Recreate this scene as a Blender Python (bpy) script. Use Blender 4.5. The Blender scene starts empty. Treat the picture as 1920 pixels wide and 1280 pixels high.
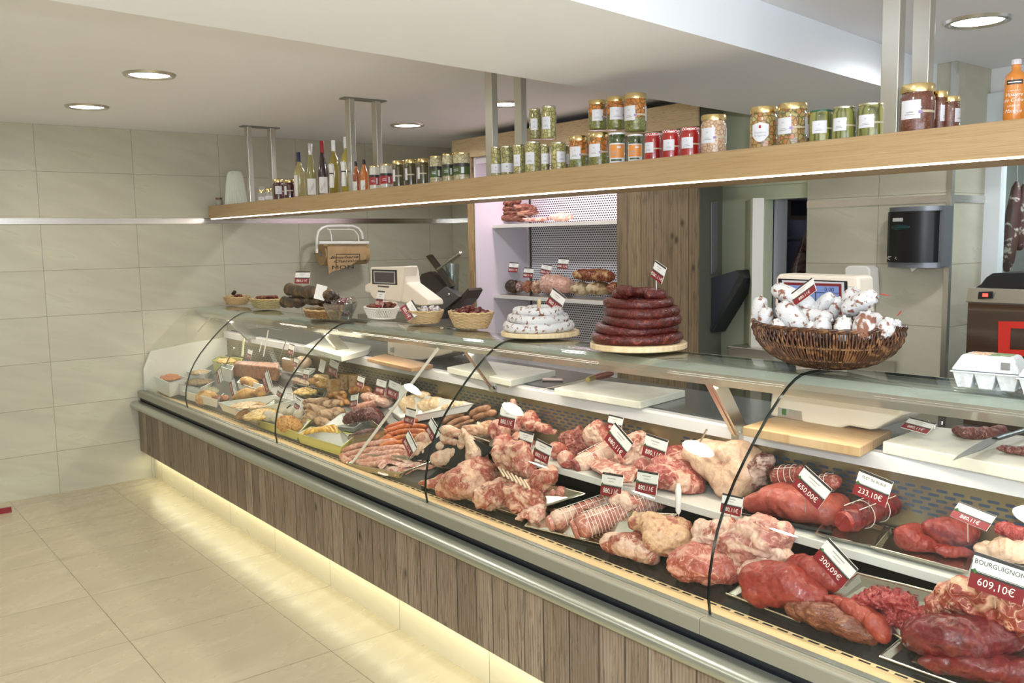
LAMP_W=4.1; FLASH_W=90; WIN_W=75; PL_W=4.4; CAN_W=2.4; CAB_W=6; EXPO=.28
import bpy, math, random
from mathutils import Vector as V, Matrix, noise, Euler
PI=math.pi
rnd=random.Random(7)
sc=bpy.context.scene
COL=sc.collection
# ---------------------------------------------------------------- camera
F=1694.166; YAW=2.474411; PITCH=-.112738; ROLL=-.016575
CP=V((6.5205,-2.76761,1.63621))
FW=V((math.cos(YAW)*math.cos(PITCH),math.sin(YAW)*math.cos(PITCH),math.sin(PITCH)))
_r=FW.cross(V((0,0,1))).normalized(); _u=_r.cross(FW)
RT=_r*math.cos(ROLL)+_u*math.sin(ROLL); UP=_u*math.cos(ROLL)-_r*math.sin(ROLL)
cam=bpy.data.objects.new('camera',bpy.data.cameras.new('camera')); COL.objects.link(cam)
cam.matrix_world=Matrix(((RT.x,UP.x,-FW.x,CP.x),(RT.y,UP.y,-FW.y,CP.y),(RT.z,UP.z,-FW.z,CP.z),(0,0,0,1)))
cam.data.sensor_width=36; cam.data.lens=F/1920*36; cam.data.clip_start=.02
sc.camera=cam
vs=sc.view_settings; vs.view_transform='Standard'; vs.look='None'; vs.gamma=1; vs.use_curve_mapping=False
def at(px,py,x=None,y=None,z=None):
    d=FW+RT*((px-960)/F)+UP*((640-py)/F)
    i,v=(0,x) if x is not None else (1,y) if y is not None else (2,z)
    return CP+d*((v-CP[i])/d[i])
def mpp(P): return (V(P)-CP).dot(FW)/F
# ---------------------------------------------------------------- materials
MATS={}
def nt(name):
    m=bpy.data.materials.new(name); m.use_nodes=True
    n=m.node_tree.nodes; l=m.node_tree.links
    return m,n,l,n['Principled BSDF']
def c4(c): return (c[0],c[1],c[2],1)
def srgb(r,g,b):
    f=lambda v:(v/255/12.92) if v/255<=.04045 else ((v/255+.055)/1.055)**2.4
    return (f(r),f(g),f(b))
def pm(name,col,rough=.5,metal=0,coat=0,emit=None,es=0,spec=.5,alpha=1,bump=0,bs=60,trans=0):
    if name in MATS: return MATS[name]
    m,n,l,b=nt(name)
    b.inputs['Base Color'].default_value=c4(col); b.inputs['Roughness'].default_value=rough
    b.inputs['Metallic'].default_value=metal; b.inputs['Coat Weight'].default_value=coat
    b.inputs['Specular IOR Level'].default_value=spec
    b.inputs['Transmission Weight'].default_value=trans
    b.inputs['Alpha'].default_value=alpha
    if emit: b.inputs['Emission Color'].default_value=c4(emit); b.inputs['Emission Strength'].default_value=es
    if bump:
        tc=n.new('ShaderNodeTexCoord'); no=n.new('ShaderNodeTexNoise'); no.inputs['Scale'].default_value=bs
        bp=n.new('ShaderNodeBump'); bp.inputs['Strength'].default_value=bump; bp.inputs['Distance'].default_value=.01
        l.new(tc.outputs['Object'],no.inputs['Vector']); l.new(no.outputs['Fac'],bp.inputs['Height']); l.new(bp.outputs['Normal'],b.inputs['Normal'])
    MATS[name]=m; return m
def mth(n,l,op,a,b=None,c=None,clamp=False):
    q=n.new('ShaderNodeMath'); q.operation=op; q.use_clamp=clamp
    for i,v in enumerate((a,b,c)):
        if v is None: continue
        if isinstance(v,(int,float)): q.inputs[i].default_value=v
        else: l.new(v,q.inputs[i])
    return q.outputs[0]
def mixc(n,l,f,a,b):
    q=n.new('ShaderNodeMix'); q.data_type='RGBA'
    for s,v in ((q.inputs[0],f),(q.inputs[6],a),(q.inputs[7],b)):
        if isinstance(v,(int,float)): s.default_value=v
        elif isinstance(v,tuple): s.default_value=c4(v)
        else: l.new(v,s)
    return q.outputs[2]
def ramp(n,l,f,stops):
    r=n.new('ShaderNodeValToRGB'); e=r.color_ramp.elements
    while len(e)<len(stops): e.new(.5)
    for i,(p,c) in enumerate(stops): e[i].position=p; e[i].color=c4(c)
    l.new(f,r.inputs[0]); return r.outputs[0]
def coords(n,l,scale=(1,1,1),rand=True,kind='Object'):
    tc=n.new('ShaderNodeTexCoord'); mp=n.new('ShaderNodeMapping'); mp.inputs['Scale'].default_value=scale
    l.new(tc.outputs[kind],mp.inputs['Vector'])
    if rand:
        oi=n.new('ShaderNodeObjectInfo'); k=mth(n,l,'MULTIPLY',oi.outputs['Random'],37.)
        cx=n.new('ShaderNodeCombineXYZ'); l.new(k,cx.inputs[0]); l.new(k,cx.inputs[1]); l.new(k,mp.inputs['Location']) if False else l.new(cx.outputs[0],mp.inputs['Location'])
    return mp.outputs[0]
def noi(n,l,v,scale,detail=4,dist=0,rough=.5):
    q=n.new('ShaderNodeTexNoise'); q.inputs['Scale'].default_value=scale; q.inputs['Detail'].default_value=detail
    q.inputs['Distortion'].default_value=dist; q.inputs['Roughness'].default_value=rough; l.new(v,q.inputs['Vector']); return q.outputs['Fac']
def setbump(n,l,b,h,st,dist=.01):
    bp=n.new('ShaderNodeBump'); bp.inputs['Strength'].default_value=st; bp.inputs['Distance'].default_value=dist
    l.new(h,bp.inputs['Height']); l.new(bp.outputs['Normal'],b.inputs['Normal'])
def speck(name,base,spots,lo=.5,hi=.56,scale=30,rough=.4,coat=0,stretch=(1,1,1),bump=.3,base2=None,detail=4,dist=.3,spec=.5):
    """base colour with patches of a second colour; meat, rind, mould, bread"""
    if name in MATS: return MATS[name]
    m,n,l,b=nt(name); v=coords(n,l,stretch)
    f1=noi(n,l,v,scale*.35,3,.6); f2=noi(n,l,v,scale,detail,dist)
    c=mixc(n,l,ramp(n,l,f1,[(.3,(0,0,0)),(.7,(1,1,1))]),base,base2 or tuple(x*.72 for x in base))
    s=ramp(n,l,f2,[(lo,(0,0,0)),(hi,(1,1,1))])
    l.new(mixc(n,l,s,c,spots),b.inputs['Base Color'])
    b.inputs['Roughness'].default_value=rough; b.inputs['Coat Weight'].default_value=coat; b.inputs['Coat Roughness'].default_value=.12; b.inputs['Specular IOR Level'].default_value=spec
    if bump: setbump(n,l,b,mth(n,l,'ADD',f2,noi(n,l,v,scale*3.1,3)),bump,.006)
    MATS[name]=m; return m
def meat(name,lean,fat,amt=.5,scale=9,stretch=(1,1,1),fibre=45,lean2=None,soft=.04,rough=.3,veins=True):
    """lean with fibres, large fat patches and thin veins; coloured by solid noise in the thing's own space"""
    if name in MATS: return MATS[name]
    m,n,l,b=nt(name); v=coords(n,l,stretch)
    fat0=fat; fat=mixc(n,l,ramp(n,l,noi(n,l,v,scale*3.3,5,1.6,.65),[(.36,(0,0,0)),(.66,(1,1,1))]),fat0,tuple(fat0[i]*.52+lean[i]*.42 for i in range(3)))
    big=noi(n,l,v,scale,3,1.4); fib=noi(n,l,v,fibre,5,1.2,.6); mid=noi(n,l,v,scale*2.2,3,.8)
    c=mixc(n,l,ramp(n,l,mid,[(.35,(0,0,0)),(.65,(1,1,1))]),lean,lean2 or tuple(x*.62 for x in lean))
    c=mixc(n,l,mth(n,l,'MULTIPLY',ramp(n,l,fib,[(.50,(0,0,0)),(.70,(1,1,1))]),.30),c,fat)
    c=mixc(n,l,mth(n,l,'MULTIPLY',ramp(n,l,fib,[(.28,(1,1,1)),(.48,(0,0,0))]),.45),c,tuple(x*.35 for x in lean))
    t=1-amt
    c=mixc(n,l,ramp(n,l,big,[(t-soft,(0,0,0)),(t+soft,(1,1,1))]),c,fat)
    if veins:
        w=mth(n,l,'ABSOLUTE',mth(n,l,'SUBTRACT',noi(n,l,v,scale*1.7,2,2.),.5))
        c=mixc(n,l,ramp(n,l,w,[(.006,(1,1,1)),(.022,(0,0,0))]),c,fat)
    l.new(c,b.inputs['Base Color']); b.inputs['Roughness'].default_value=rough
    b.inputs['Coat Weight'].default_value=.12; b.inputs['Coat Roughness'].default_value=.15; b.inputs['Specular IOR Level'].default_value=.35
    b.inputs['Subsurface Weight'].default_value=.0
    setbump(n,l,b,mth(n,l,'ADD',fib,mth(n,l,'MULTIPLY',mid,2.)),.45,.006)
    MATS[name]=m; return m
def tiles(name,ua,va,u0,v0,w,h,col,col2,mortar,msize=.0018,rough=.3,uneven=.5):
    """large rectangular tiles laid without offset; ua/va: which axes run along and up"""
    m,n,l,b=nt(name); tc=n.new('ShaderNodeTexCoord'); sp=n.new('ShaderNodeSeparateXYZ'); l.new(tc.outputs['Object'],sp.inputs[0])
    u=mth(n,l,'SUBTRACT',sp.outputs[ua],u0); v=mth(n,l,'SUBTRACT',sp.outputs[va],v0)
    fu=mth(n,l,'PINGPONG',u,w/2) ; fv=mth(n,l,'PINGPONG',v,h/2)
    # distance to nearest joint: joints at multiples of w
    du=mth(n,l,'PINGPONG',u,w/2); dv=mth(n,l,'PINGPONG',v,h/2)
    d=mth(n,l,'MINIMUM',du,dv); g=mth(n,l,'LESS_THAN',d,msize)
    iu=mth(n,l,'FLOOR',mth(n,l,'DIVIDE',u,w)); iv=mth(n,l,'FLOOR',mth(n,l,'DIVIDE',v,h))
    cx=n.new('ShaderNodeCombineXYZ'); l.new(iu,cx.inputs[0]); l.new(iv,cx.inputs[1])
    wn=n.new('ShaderNodeTexWhiteNoise'); l.new(cx.outputs[0],wn.inputs['Vector'])
    cc=n.new('ShaderNodeCombineXYZ'); l.new(mth(n,l,'MULTIPLY',u,1.2),cc.inputs[0]); l.new(mth(n,l,'ADD',mth(n,l,'MULTIPLY',v,5.),mth(n,l,'MULTIPLY',u,1.3)),cc.inputs[1]); l.new(mth(n,l,'MULTIPLY',wn.outputs['Value'],20.),cc.inputs[2])
    f=noi(n,l,cc.outputs[0],2.2,5,.5)
    c=mixc(n,l,ramp(n,l,f,[(.3,(0,0,0)),(.7,(1,1,1))]),col,col2)
    c=mixc(n,l,mth(n,l,'MULTIPLY',wn.outputs['Value'],.25*uneven),c,col2)
    l.new(mixc(n,l,g,c,mortar),b.inputs['Base Color']); b.inputs['Roughness'].default_value=rough
    rr=mth(n,l,'ADD',mth(n,l,'MULTIPLY',f,.16),rough-.08); l.new(rr,b.inputs['Roughness'])
    setbump(n,l,b,mth(n,l,'SUBTRACT',mth(n,l,'MULTIPLY',f,.25),g),.25,.002)
    return m
def planks(name,ua,la,w,cols,rough=.5,knots=True,gs=(1,1,1),seam=.0025,dark=(.05,.035,.02)):
    """boards side by side along axis ua, grain along axis la, each board its own tone"""
    m,n,l,b=nt(name); tc=n.new('ShaderNodeTexCoord'); sp=n.new('ShaderNodeSeparateXYZ'); l.new(tc.outputs['Object'],sp.inputs[0])
    u=sp.outputs[ua]; z=sp.outputs[la]
    uu=mth(n,l,'ADD',u,mth(n,l,'MULTIPLY',mth(n,l,'SINE',mth(n,l,'MULTIPLY',u,9.)),w*.25))
    iu=mth(n,l,'FLOOR',mth(n,l,'DIVIDE',uu,w)); wn=n.new('ShaderNodeTexWhiteNoise'); wn.noise_dimensions='1D'; l.new(iu,wn.inputs['W'])
    cc=n.new('ShaderNodeCombineXYZ'); l.new(mth(n,l,'MULTIPLY',u,14.*gs[0]),cc.inputs[0]); l.new(mth(n,l,'MULTIPLY',z,1.6*gs[1]),cc.inputs[1]); l.new(mth(n,l,'MULTIPLY',wn.outputs['Value'],31.),cc.inputs[2])
    v=cc.outputs[0]
    g1=noi(n,l,v,3.,6,1.0,.6); g2=noi(n,l,v,.9,3,1.4)
    wv=n.new('ShaderNodeTexWave'); wv.inputs['Scale'].default_value=1.1; wv.inputs['Distortion'].default_value=5.; wv.inputs['Detail'].default_value=3; wv.inputs['Detail Scale'].default_value=.8; l.new(v,wv.inputs['Vector'])
    c=mixc(n,l,ramp(n,l,g2,[(.3,(0,0,0)),(.7,(1,1,1))]),cols[0],cols[1])
    c=mixc(n,l,mth(n,l,'MULTIPLY',wn.outputs['Value'],.75),c,cols[2])
    c=mixc(n,l,ramp(n,l,g1,[(.5,(0,0,0)),(.72,tuple([.75]*3))]),c,dark)
    c=mixc(n,l,mth(n,l,'MULTIPLY',wv.outputs['Fac'],.30),c,dark)
    if knots:
        kc=n.new('ShaderNodeCombineXYZ'); l.new(mth(n,l,'MULTIPLY',u,1/w*.9),kc.inputs[0]); l.new(mth(n,l,'MULTIPLY',z,4.5),kc.inputs[1]); 
        vo=n.new('ShaderNodeTexVoronoi'); vo.inputs['Scale'].default_value=1.; vo.inputs['Randomness'].default_value=1.; l.new(kc.outputs[0],vo.inputs['Vector'])
        dd=mth(n,l,'ADD',vo.outputs['Distance'],mth(n,l,'MULTIPLY',g1,.12))
        c=mixc(n,l,ramp(n,l,dd,[(.10,tuple([.85]*3)),(.2,(0,0,0))]),c,tuple(x*.6 for x in dark))
    s=mth(n,l,'LESS_THAN',mth(n,l,'PINGPONG',uu,w/2),seam)
    c=mixc(n,l,mth(n,l,'MULTIPLY',s,.75),c,(.02,.014,.01))
    l.new(c,b.inputs['Base Color']); b.inputs['Roughness'].default_value=rough
    setbump(n,l,b,mth(n,l,'SUBTRACT',g1,s),.25,.002)
    return m
def slots(name,base,hole,pu,pv,su,sv,ua=0,va=2,rough=.3,metal=1,rng=None,rounded=True):
    """sheet metal with staggered rounded slots; rng=(v0,v1) limits the rows"""
    m,n,l,b=nt(name); tc=n.new('ShaderNodeTexCoord'); sp=n.new('ShaderNodeSeparateXYZ'); l.new(tc.outputs['Object'],sp.inputs[0])
    u=sp.outputs[ua]; v=sp.outputs[va]
    row=mth(n,l,'FLOOR',mth(n,l,'DIVIDE',v,pv)); odd=mth(n,l,'MODULO',mth(n,l,'ABSOLUTE',row),2.)
    u2=mth(n,l,'ADD',u,mth(n,l,'MULTIPLY',odd,pu/2))
    cu=mth(n,l,'ABSOLUTE',mth(n,l,'SUBTRACT',mth(n,l,'FRACT',mth(n,l,'DIVIDE',u2,pu)),.5)); cv=mth(n,l,'ABSOLUTE',mth(n,l,'SUBTRACT',mth(n,l,'FRACT',mth(n,l,'DIVIDE',v,pv)),.5))
    du=mth(n,l,'MAXIMUM',mth(n,l,'SUBTRACT',mth(n,l,'MULTIPLY',cu,pu),su/2-sv/2),0.); dv=mth(n,l,'MULTIPLY',cv,pv)
    d=mth(n,l,'SQRT',mth(n,l,'ADD',mth(n,l,'MULTIPLY',du,du),mth(n,l,'MULTIPLY',dv,dv)))
    h=mth(n,l,'LESS_THAN',d,sv/2)
    if rng:
        h=mth(n,l,'MULTIPLY',h,mth(n,l,'GREATER_THAN',v,rng[0])); h=mth(n,l,'MULTIPLY',h,mth(n,l,'LESS_THAN',v,rng[1]))
        if len(rng)>2: 
            h=mth(n,l,'MULTIPLY',h,mth(n,l,'LESS_THAN',mth(n,l,'FRACT',mth(n,l,'DIVIDE',mth(n,l,'SUBTRACT',u,rng[2]),rng[3])),rng[4]))
    l.new(mixc(n,l,h,base,hole),b.inputs['Base Color']); b.inputs['Roughness'].default_value=rough
    l.new(mth(n,l,'MULTIPLY',mth(n,l,'SUBTRACT',1.,h),metal),b.inputs['Metallic'])
    setbump(n,l,b,mth(n,l,'SUBTRACT',1.,h),.6,.002)
    return m
def archglass(name,tint=(.965,.985,.97),base=.018,k=1.):
    m,n,l,b=nt(name); n.remove(b)
    lw=n.new('ShaderNodeLayerWeight'); lw.inputs['Blend'].default_value=.5
    f=mth(n,l,'POWER',lw.outputs['Facing'],5.5); f=mth(n,l,'MULTIPLY_ADD',f,.9*k,base)
    t=n.new('ShaderNodeBsdfTransparent'); t.inputs[0].default_value=c4(tint)
    g=n.new('ShaderNodeBsdfGlossy'); g.inputs['Roughness'].default_value=.0; g.inputs['Color'].default_value=(1,1,1,1)
    mx=n.new('ShaderNodeMixShader'); l.new(f,mx.inputs[0]); l.new(t.outputs[0],mx.inputs[1]); l.new(g.outputs[0],mx.inputs[2])
    l.new(mx.outputs[0],n['Material Output'].inputs['Surface']); return m
# ---------------------------------------------------------------- mesh helpers
class MB:
    def __init__(s): s.v=[];s.f=[];s.m=[]
    def add(s,vs,fs,m=0,M=None):
        o=len(s.v)
        s.v+= [tuple(M@V(p)) for p in vs] if M is not None else [tuple(p) for p in vs]
        s.f+=[tuple(i+o for i in f) for f in fs]
        s.m+= m if isinstance(m,list) else [m]*len(fs)
        return s
    def box(s,c,d,m=0,rz=0,M=None,rx=0,ry=0):
        x,y,z=d[0]/2,d[1]/2,d[2]/2
        vs=[V((a*x,b*y,e*z)) for a in(-1,1) for b in(-1,1) for e in(-1,1)]
        R=Euler((rx,ry,rz)).to_matrix(); vs=[R@p+V(c) for p in vs]
        return s.add(vs,[(0,1,3,2),(4,6,7,5),(0,4,5,1),(2,3,7,6),(0,2,6,4),(1,5,7,3)],m,M)
    def b2(s,a,b,m=0): # box from two corners
        return s.box([(a[i]+b[i])/2 for i in range(3)],[abs(b[i]-a[i]) for i in range(3)],m)
    def prism(s,poly,a,b,ax=0,m=0,M=None):
        """poly of 2-D points in the plane normal to axis ax, from a to b"""
        n=len(poly); mk=[lambda p,t:(t,p[0],p[1]),lambda p,t:(p[0],t,p[1]),lambda p,t:(p[0],p[1],t)][ax]
        vs=[mk(p,a) for p in poly]+[mk(p,b) for p in poly]
        fs=[(i,(i+1)%n,(i+1)%n+n,i+n) for i in range(n)]+[tuple(range(n))[::-1],tuple(range(n,2*n))]
        return s.add(vs,fs,m,M)
    def lathe(s,prof,n=28,c=(0,0,0),m=0,M=None,sx=1,sy=1,bottom=True,top=True):
        vs=[];fs=[];ms=[]
        for r,z in prof:
            for i in range(n): a=2*PI*i/n; vs.append((c[0]+r*sx*math.cos(a),c[1]+r*sy*math.sin(a),c[2]+z))
        for k in range(len(prof)-1):
            for i in range(n):
                j=(i+1)%n; fs.append((k*n+i,k*n+j,(k+1)*n+j,(k+1)*n+i)); ms.append(m[k] if isinstance(m,(list,tuple)) else m)
        if bottom: fs.append(tuple(range(n))[::-1]); ms.append(ms[0])
        if top: fs.append(tuple((len(prof)-1)*n+i for i in range(n))); ms.append(ms[-2] if bottom else ms[-1])
        return s.add(vs,fs,ms,M)
    def tube(s,pts,r,n=10,m=0,closed=False,M=None,taper=None,flat=1,cap=True):
        pts=[V(p) for p in pts]; N=len(pts); vs=[];fs=[]
        up=V((0,0,1)); pn=None
        for i,p in enumerate(pts):
            if closed: t=(pts[(i+1)%N]-pts[i-1]).normalized()
            else: t=(pts[min(i+1,N-1)]-pts[max(i-1,0)]).normalized()
            if pn is None:
                pn=up.cross(t); pn=(V((1,0,0)) if pn.length<1e-3 else pn).normalized()
            else:
                pn=(pn-t*pn.dot(t)); pn=pn.normalized() if pn.length>1e-6 else V((1,0,0))
            bn=t.cross(pn); rr=r[i] if isinstance(r,(list,tuple)) else r
            for k in range(n):
                a=2*PI*k/n; vs.append(p+pn*(math.cos(a)*rr)+bn*(math.sin(a)*rr*flat))
        R=N if closed else N-1
        for i in range(R):
            i2=(i+1)%N
            for k in range(n): k2=(k+1)%n; fs.append((i*n+k,i*n+k2,i2*n+k2,i2*n+k))
        if not closed and cap: fs+= [tuple(range(n))[::-1],tuple((N-1)*n+k for k in range(n))]
        return s.add(vs,fs,m,M)
    def ball(s,c,r,nu=14,nv=9,m=0,R=None,M=None):
        if isinstance(r,(int,float)): r=(r,r,r)
        vs=[];fs=[]
        for j in range(1,nv):
            t=PI*j/nv
            for i in range(nu):
                a=2*PI*i/nu; p=V((r[0]*math.sin(t)*math.cos(a),r[1]*math.sin(t)*math.sin(a),r[2]*math.cos(t)))
                if R is not None: p=R@p
                vs.append(p+V(c))
        tp=V((0,0,r[2])); 
        if R is not None: tp=R@tp
        vs+=[V(c)+tp,V(c)-tp]; T=len(vs)-2
        for j in range(nv-2):
            for i in range(nu): k=(i+1)%nu; fs.append((j*nu+i,(j+1)*nu+i,(j+1)*nu+k,j*nu+k))
        for i in range(nu): k=(i+1)%nu; fs.append((T,i,k)); fs.append((T+1,(nv-2)*nu+k,(nv-2)*nu+i))
        return s.add(vs,fs,m,M)
    def build(s,name,mats,parent=None,loc=None,rz=0,smooth=True,bev=0,ang=35,sub=0):
        me=bpy.data.meshes.new(name); me.from_pydata(s.v,[],s.f); 
        if not isinstance(mats,(list,tuple)): mats=[mats]
        for mm in mats: me.materials.append(mm)
        me.polygons.foreach_set('material_index',s.m)
        me.polygons.foreach_set('use_smooth',[smooth]*len(s.f)); me.update()
        o=bpy.data.objects.new(name,me); COL.objects.link(o)
        if smooth: me.set_sharp_from_angle(angle=math.radians(ang))
        if parent: o.parent=parent
        if loc is not None: o.location=loc
        if rz: o.rotation_euler.z=rz
        if bev:
            b=o.modifiers.new('bevel','BEVEL'); b.width=bev; b.segments=2; b.limit_method='ANGLE'
        if sub:
            q=o.modifiers.new('sub','SUBSURF'); q.levels=sub; q.render_levels=sub
        return o
def tag(o,label,cat,group=None,kind=None):
    o['label']=label; o['category']=cat
    if group: o['group']=group
    if kind: o['kind']=kind
    return o
def thing(name,label,cat,loc=(0,0,0),rz=0,group=None):
    o=bpy.data.objects.new(name,None); COL.objects.link(o); o.location=loc; o.rotation_euler.z=rz; o.empty_display_size=.05
    return tag(o,label,cat,group)
def struct(name,mb,mat,parent=None,smooth=False,bev=0):
    o=mb.build(name,mat,parent,smooth=smooth,bev=bev)
    if not parent: o['kind']='structure'
    return o
def dup(r,loc,rz=None,label=None):
    c=r.copy(); COL.objects.link(c); c.location=loc
    if rz is not None: c.rotation_euler.z=rz
    if label: c['label']=label
    for ch in list(r.children):
        d=ch.copy(); COL.objects.link(d); d.parent=c
        for g in list(ch.children):
            e=g.copy(); COL.objects.link(e); e.parent=d
    return c
_txt={}
def text2d(s,size=1.,font_bold=False,shear=0,align='CENTER'):
    key=(s,shear,align)
    if key not in _txt:
        cu=bpy.data.curves.new('t','FONT'); cu.body=s; cu.align_x=align; cu.align_y='CENTER'; cu.shear=shear; cu.resolution_u=2
        ob=bpy.data.objects.new('t',cu); COL.objects.link(ob)
        bpy.context.view_layer.update()
        me=bpy.data.meshes.new_from_object(ob.evaluated_get(bpy.context.evaluated_depsgraph_get()))
        _txt[key]=([tuple(v.co) for v in me.vertices],[tuple(p.vertices) for p in me.polygons])
        bpy.data.objects.remove(ob); bpy.data.curves.remove(cu); bpy.data.meshes.remove(me)
    v,f=_txt[key]
    return [(p[0]*size,p[1]*size) for p in v],f
# ---------------------------------------------------------------- common materials
WTA,WTB=(.53,.51,.39),(.465,.435,.335)
m_wall_lo=tiles('wall_tile_lower',1,2,-1.5043,.2823,.6,.3,WTA,WTB,(.30,.26,.19))
m_wall_hi=tiles('wall_tile_upper',1,2,-1.5043,.0205+.3,.6,.3,WTA,WTB,(.30,.26,.19))
m_wallx_lo=tiles('wall_tile_lower_x',0,2,.0,.2823,.6,.3,WTA,WTB,(.30,.26,.19))
m_wallx_hi=tiles('wall_tile_upper_x',0,2,.0,.0205+.3,.6,.3,WTA,WTB,(.30,.26,.19))
m_wallr_lo=tiles('wall_tile_right',0,2,4.068,.2823,.6,.3,WTA,WTB,(.30,.26,.19))
m_wallr_hi=tiles('wall_tile_right_up',0,2,4.068,.0205+.3,.6,.3,WTA,WTB,(.30,.26,.19))
m_floor=tiles('floor_tile',1,0,-1.2036,.1588,.6028,.6334,(.50,.44,.30),(.435,.38,.255),(.17,.15,.10),msize=.0016,rough=.28)
m_white=pm('white_paint',(.80,.80,.80),.6)
m_ceil=pm('ceiling_paint',(.89,.89,.92),.7)
m_bulk=pm('bulkhead_paint',(.90,.93,.98),.6)
m_steel=pm('brushed_steel',(.62,.60,.54),.28,1)
m_steel_d=pm('dark_steel',(.30,.30,.29),.35,1)
m_alu=pm('satin_aluminium',(.55,.55,.47),.32,.85)
m_alu_l=pm('light_aluminium',(.75,.74,.62),.35,.6)
m_black=pm('black_plastic',(.012,.012,.014),.3)
m_whitep=pm('white_plastic',(.83,.80,.73),.35)
m_cream=pm('cream_plastic',(.80,.72,.60),.35)
m_pine=planks('pine_beam',2,0,5.,((.40,.265,.125),(.47,.335,.18),(.43,.295,.145)),.45,False,(4.5,.9),0,(.30,.17,.07))
m_pinet=planks('pine_board',2,0,5.,((.66,.50,.30),(.74,.60,.38),(.70,.55,.34)),.45,False,(2,3.),0,(.45,.28,.12))
m_oldwood=planks('weathered_plank',0,2,.105,((.30,.22,.145),(.43,.34,.25),(.17,.12,.078)),.5,True,(1.6,1.4),.0028)
m_cabwood=planks('weathered_plank_dark',0,2,.13,((.26,.185,.10),(.34,.25,.15),(.18,.13,.075)),.5,True,(1,1),.002)
m_sidewood=planks('oak_edge',0,2,.2,((.42,.27,.12),(.48,.32,.16),(.40,.26,.12)),.5,False,(1,1),0)
m_led=pm('led_strip',(1,1,1),.5,emit=(1,.93,.85),es=14)
m_lamp=pm('lamp_diffuser',(1,1,1),.5,emit=(1,.97,.9),es=22)
m_granite=speck('grey_granite',(.10,.105,.11),(.16,.165,.17),.5,.6,220,.18,0,(1,1,1),0)
m_paper=pm('white_card',(.80,.78,.72),.5)
m_ink=pm('black_ink',(.015,.013,.012),.5)
m_red=pm('tag_red',(.22,.010,.016),.35)
m_green=pm('leaf_green',(.05,.14,.03),.5)
m_darkband=pm('tag_dark',(.035,.03,.028),.35)
m_greyink=pm('grey_ink',(.38,.36,.34),.6)
m_gold=pm('gold_lid',(.78,.60,.28),.22,1)
m_silver=pm('silver_cap',(.7,.7,.72),.25,1)
m_glass=archglass('clear_glass')
m_gedge=pm('glass_edge',(.008,.016,.013),.15)
# ---------------------------------------------------------------- the room
b=MB(); b.b2((-.1,-6,-.1),(9,4.5,0)); struct('floor',b,m_floor)
b=MB(); b.b2((-.1,-6,2.42),(9,4.5,2.52)); struct('ceiling',b,m_ceil)
b=MB(); b.b2((-.1,-6,0),(0,1.83,1.8)); b.b2((-.1,-6,1.8),(0,1.83,2.42),1); struct('wall_left',b,[m_wall_lo,m_wall_hi])
b=MB(); b.b2((0,1.73,0),(1.1,1.83,1.8)); b.b2((0,1.73,1.8),(1.1,1.83,2.42),1); struct('wall_back',b,[m_wallx_lo,m_wallx_hi])
b=MB(); b.b2((0,-6.1,0),(9,-6,2.42)); struct('wall_front',b,m_white)
m_trim=pm('trim_steel',(.72,.70,.66),.25,1)
b=MB(); b.b2((0,-6,1.7823),(.006,1.73,1.8205)); struct('trim_1',b,m_trim)
b=MB(); b.b2((0,1.724,1.7823),(1.06,1.73,1.8205)); struct('trim_2',b,m_trim)
# right-hand wall with a daylit shop window behind the photographer
b=MB(); b.b2((9,-6,0),(9.1,-5,2.42)); b.b2((9,-1,0),(9.1,4.5,2.42)); b.b2((9,-5,0),(9.1,-1,.5)); b.b2((9,-5,2.2),(9.1,-1,2.42)); struct('wall_right',b,m_white)
b=MB()
for y in (-5,-3,-1): b.b2((9.02,y-.03,.5),(9.08,y+.03,2.2))
for z in (.5,2.2): b.b2((9.02,-5,z-.03),(9.08,-1,z+.03))
struct('window_1',b,m_white)
# bulkhead across the ceiling
b=MB(); L=lambda y:3.70-.12*y; R=lambda y:4.556-.14*y
b.prism([(L(-6),-6),(R(-6),-6),(R(1.9),1.9),(L(1.9),1.9)],2.25,2.4195,2); o=struct('trim_3',b,m_bulk)
# tiled wall on the right with its return, and the white frame beside it
b=MB(); b.b2((3.66,1.52,0),(4.43,1.62,1.8)); b.b2((3.66,1.52,1.8),(4.43,1.62,2.42),1); struct('wall_tiled',b,[m_wallr_lo,m_wallr_hi])
b=MB(); b.b2((4.33,1.62,0),(4.43,1.9,1.8)); b.b2((4.33,1.62,1.8),(4.43,1.9,2.42),1); struct('wall_return',b,[m_wall_lo,m_wall_hi])
b=MB(); b.b2((3.66,1.514,1.775),(4.43,1.52,1.81)); struct('trim_4',b,m_trim)
b=MB(); b.b2((4.43,1.52,1.775),(4.436,1.88,1.81)); struct('trim_5',b,m_trim)
b=MB(); b.b2((4.415,1.508,0),(4.44,1.535,2.42)); struct('trim_6',b,m_trim)
xf=at(1873,500,y=1.88).x
b=MB(); b.b2((4.43,1.86,0),(xf,1.92,2.30)); b.b2((4.43,1.85,2.16),(6.2,1.93,2.30)); b.b2((6.0,1.86,0),(6.2,1.92,2.3)); struct('window_2',b,pm('white_frame',(.72,.76,.78),.4))
b=MB(); b.b2((4.43,1.88,2.30),(9,1.98,2.42)); b.b2((6.2,1.88,0),(9,1.98,2.3)); b.b2((xf,1.9,0),(6.0,1.93,1.0)); struct('wall_rear',b,m_white)
# lit niche seen through the glazed frame
b=MB(); b.b2((4.3,2.9,0),(6.2,2.95,2.42)); b.b2((4.28,1.93,0),(4.33,2.9,2.42)); struct('wall_niche',b,pm('niche_paint',(.16,.17,.15),.5))
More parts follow.
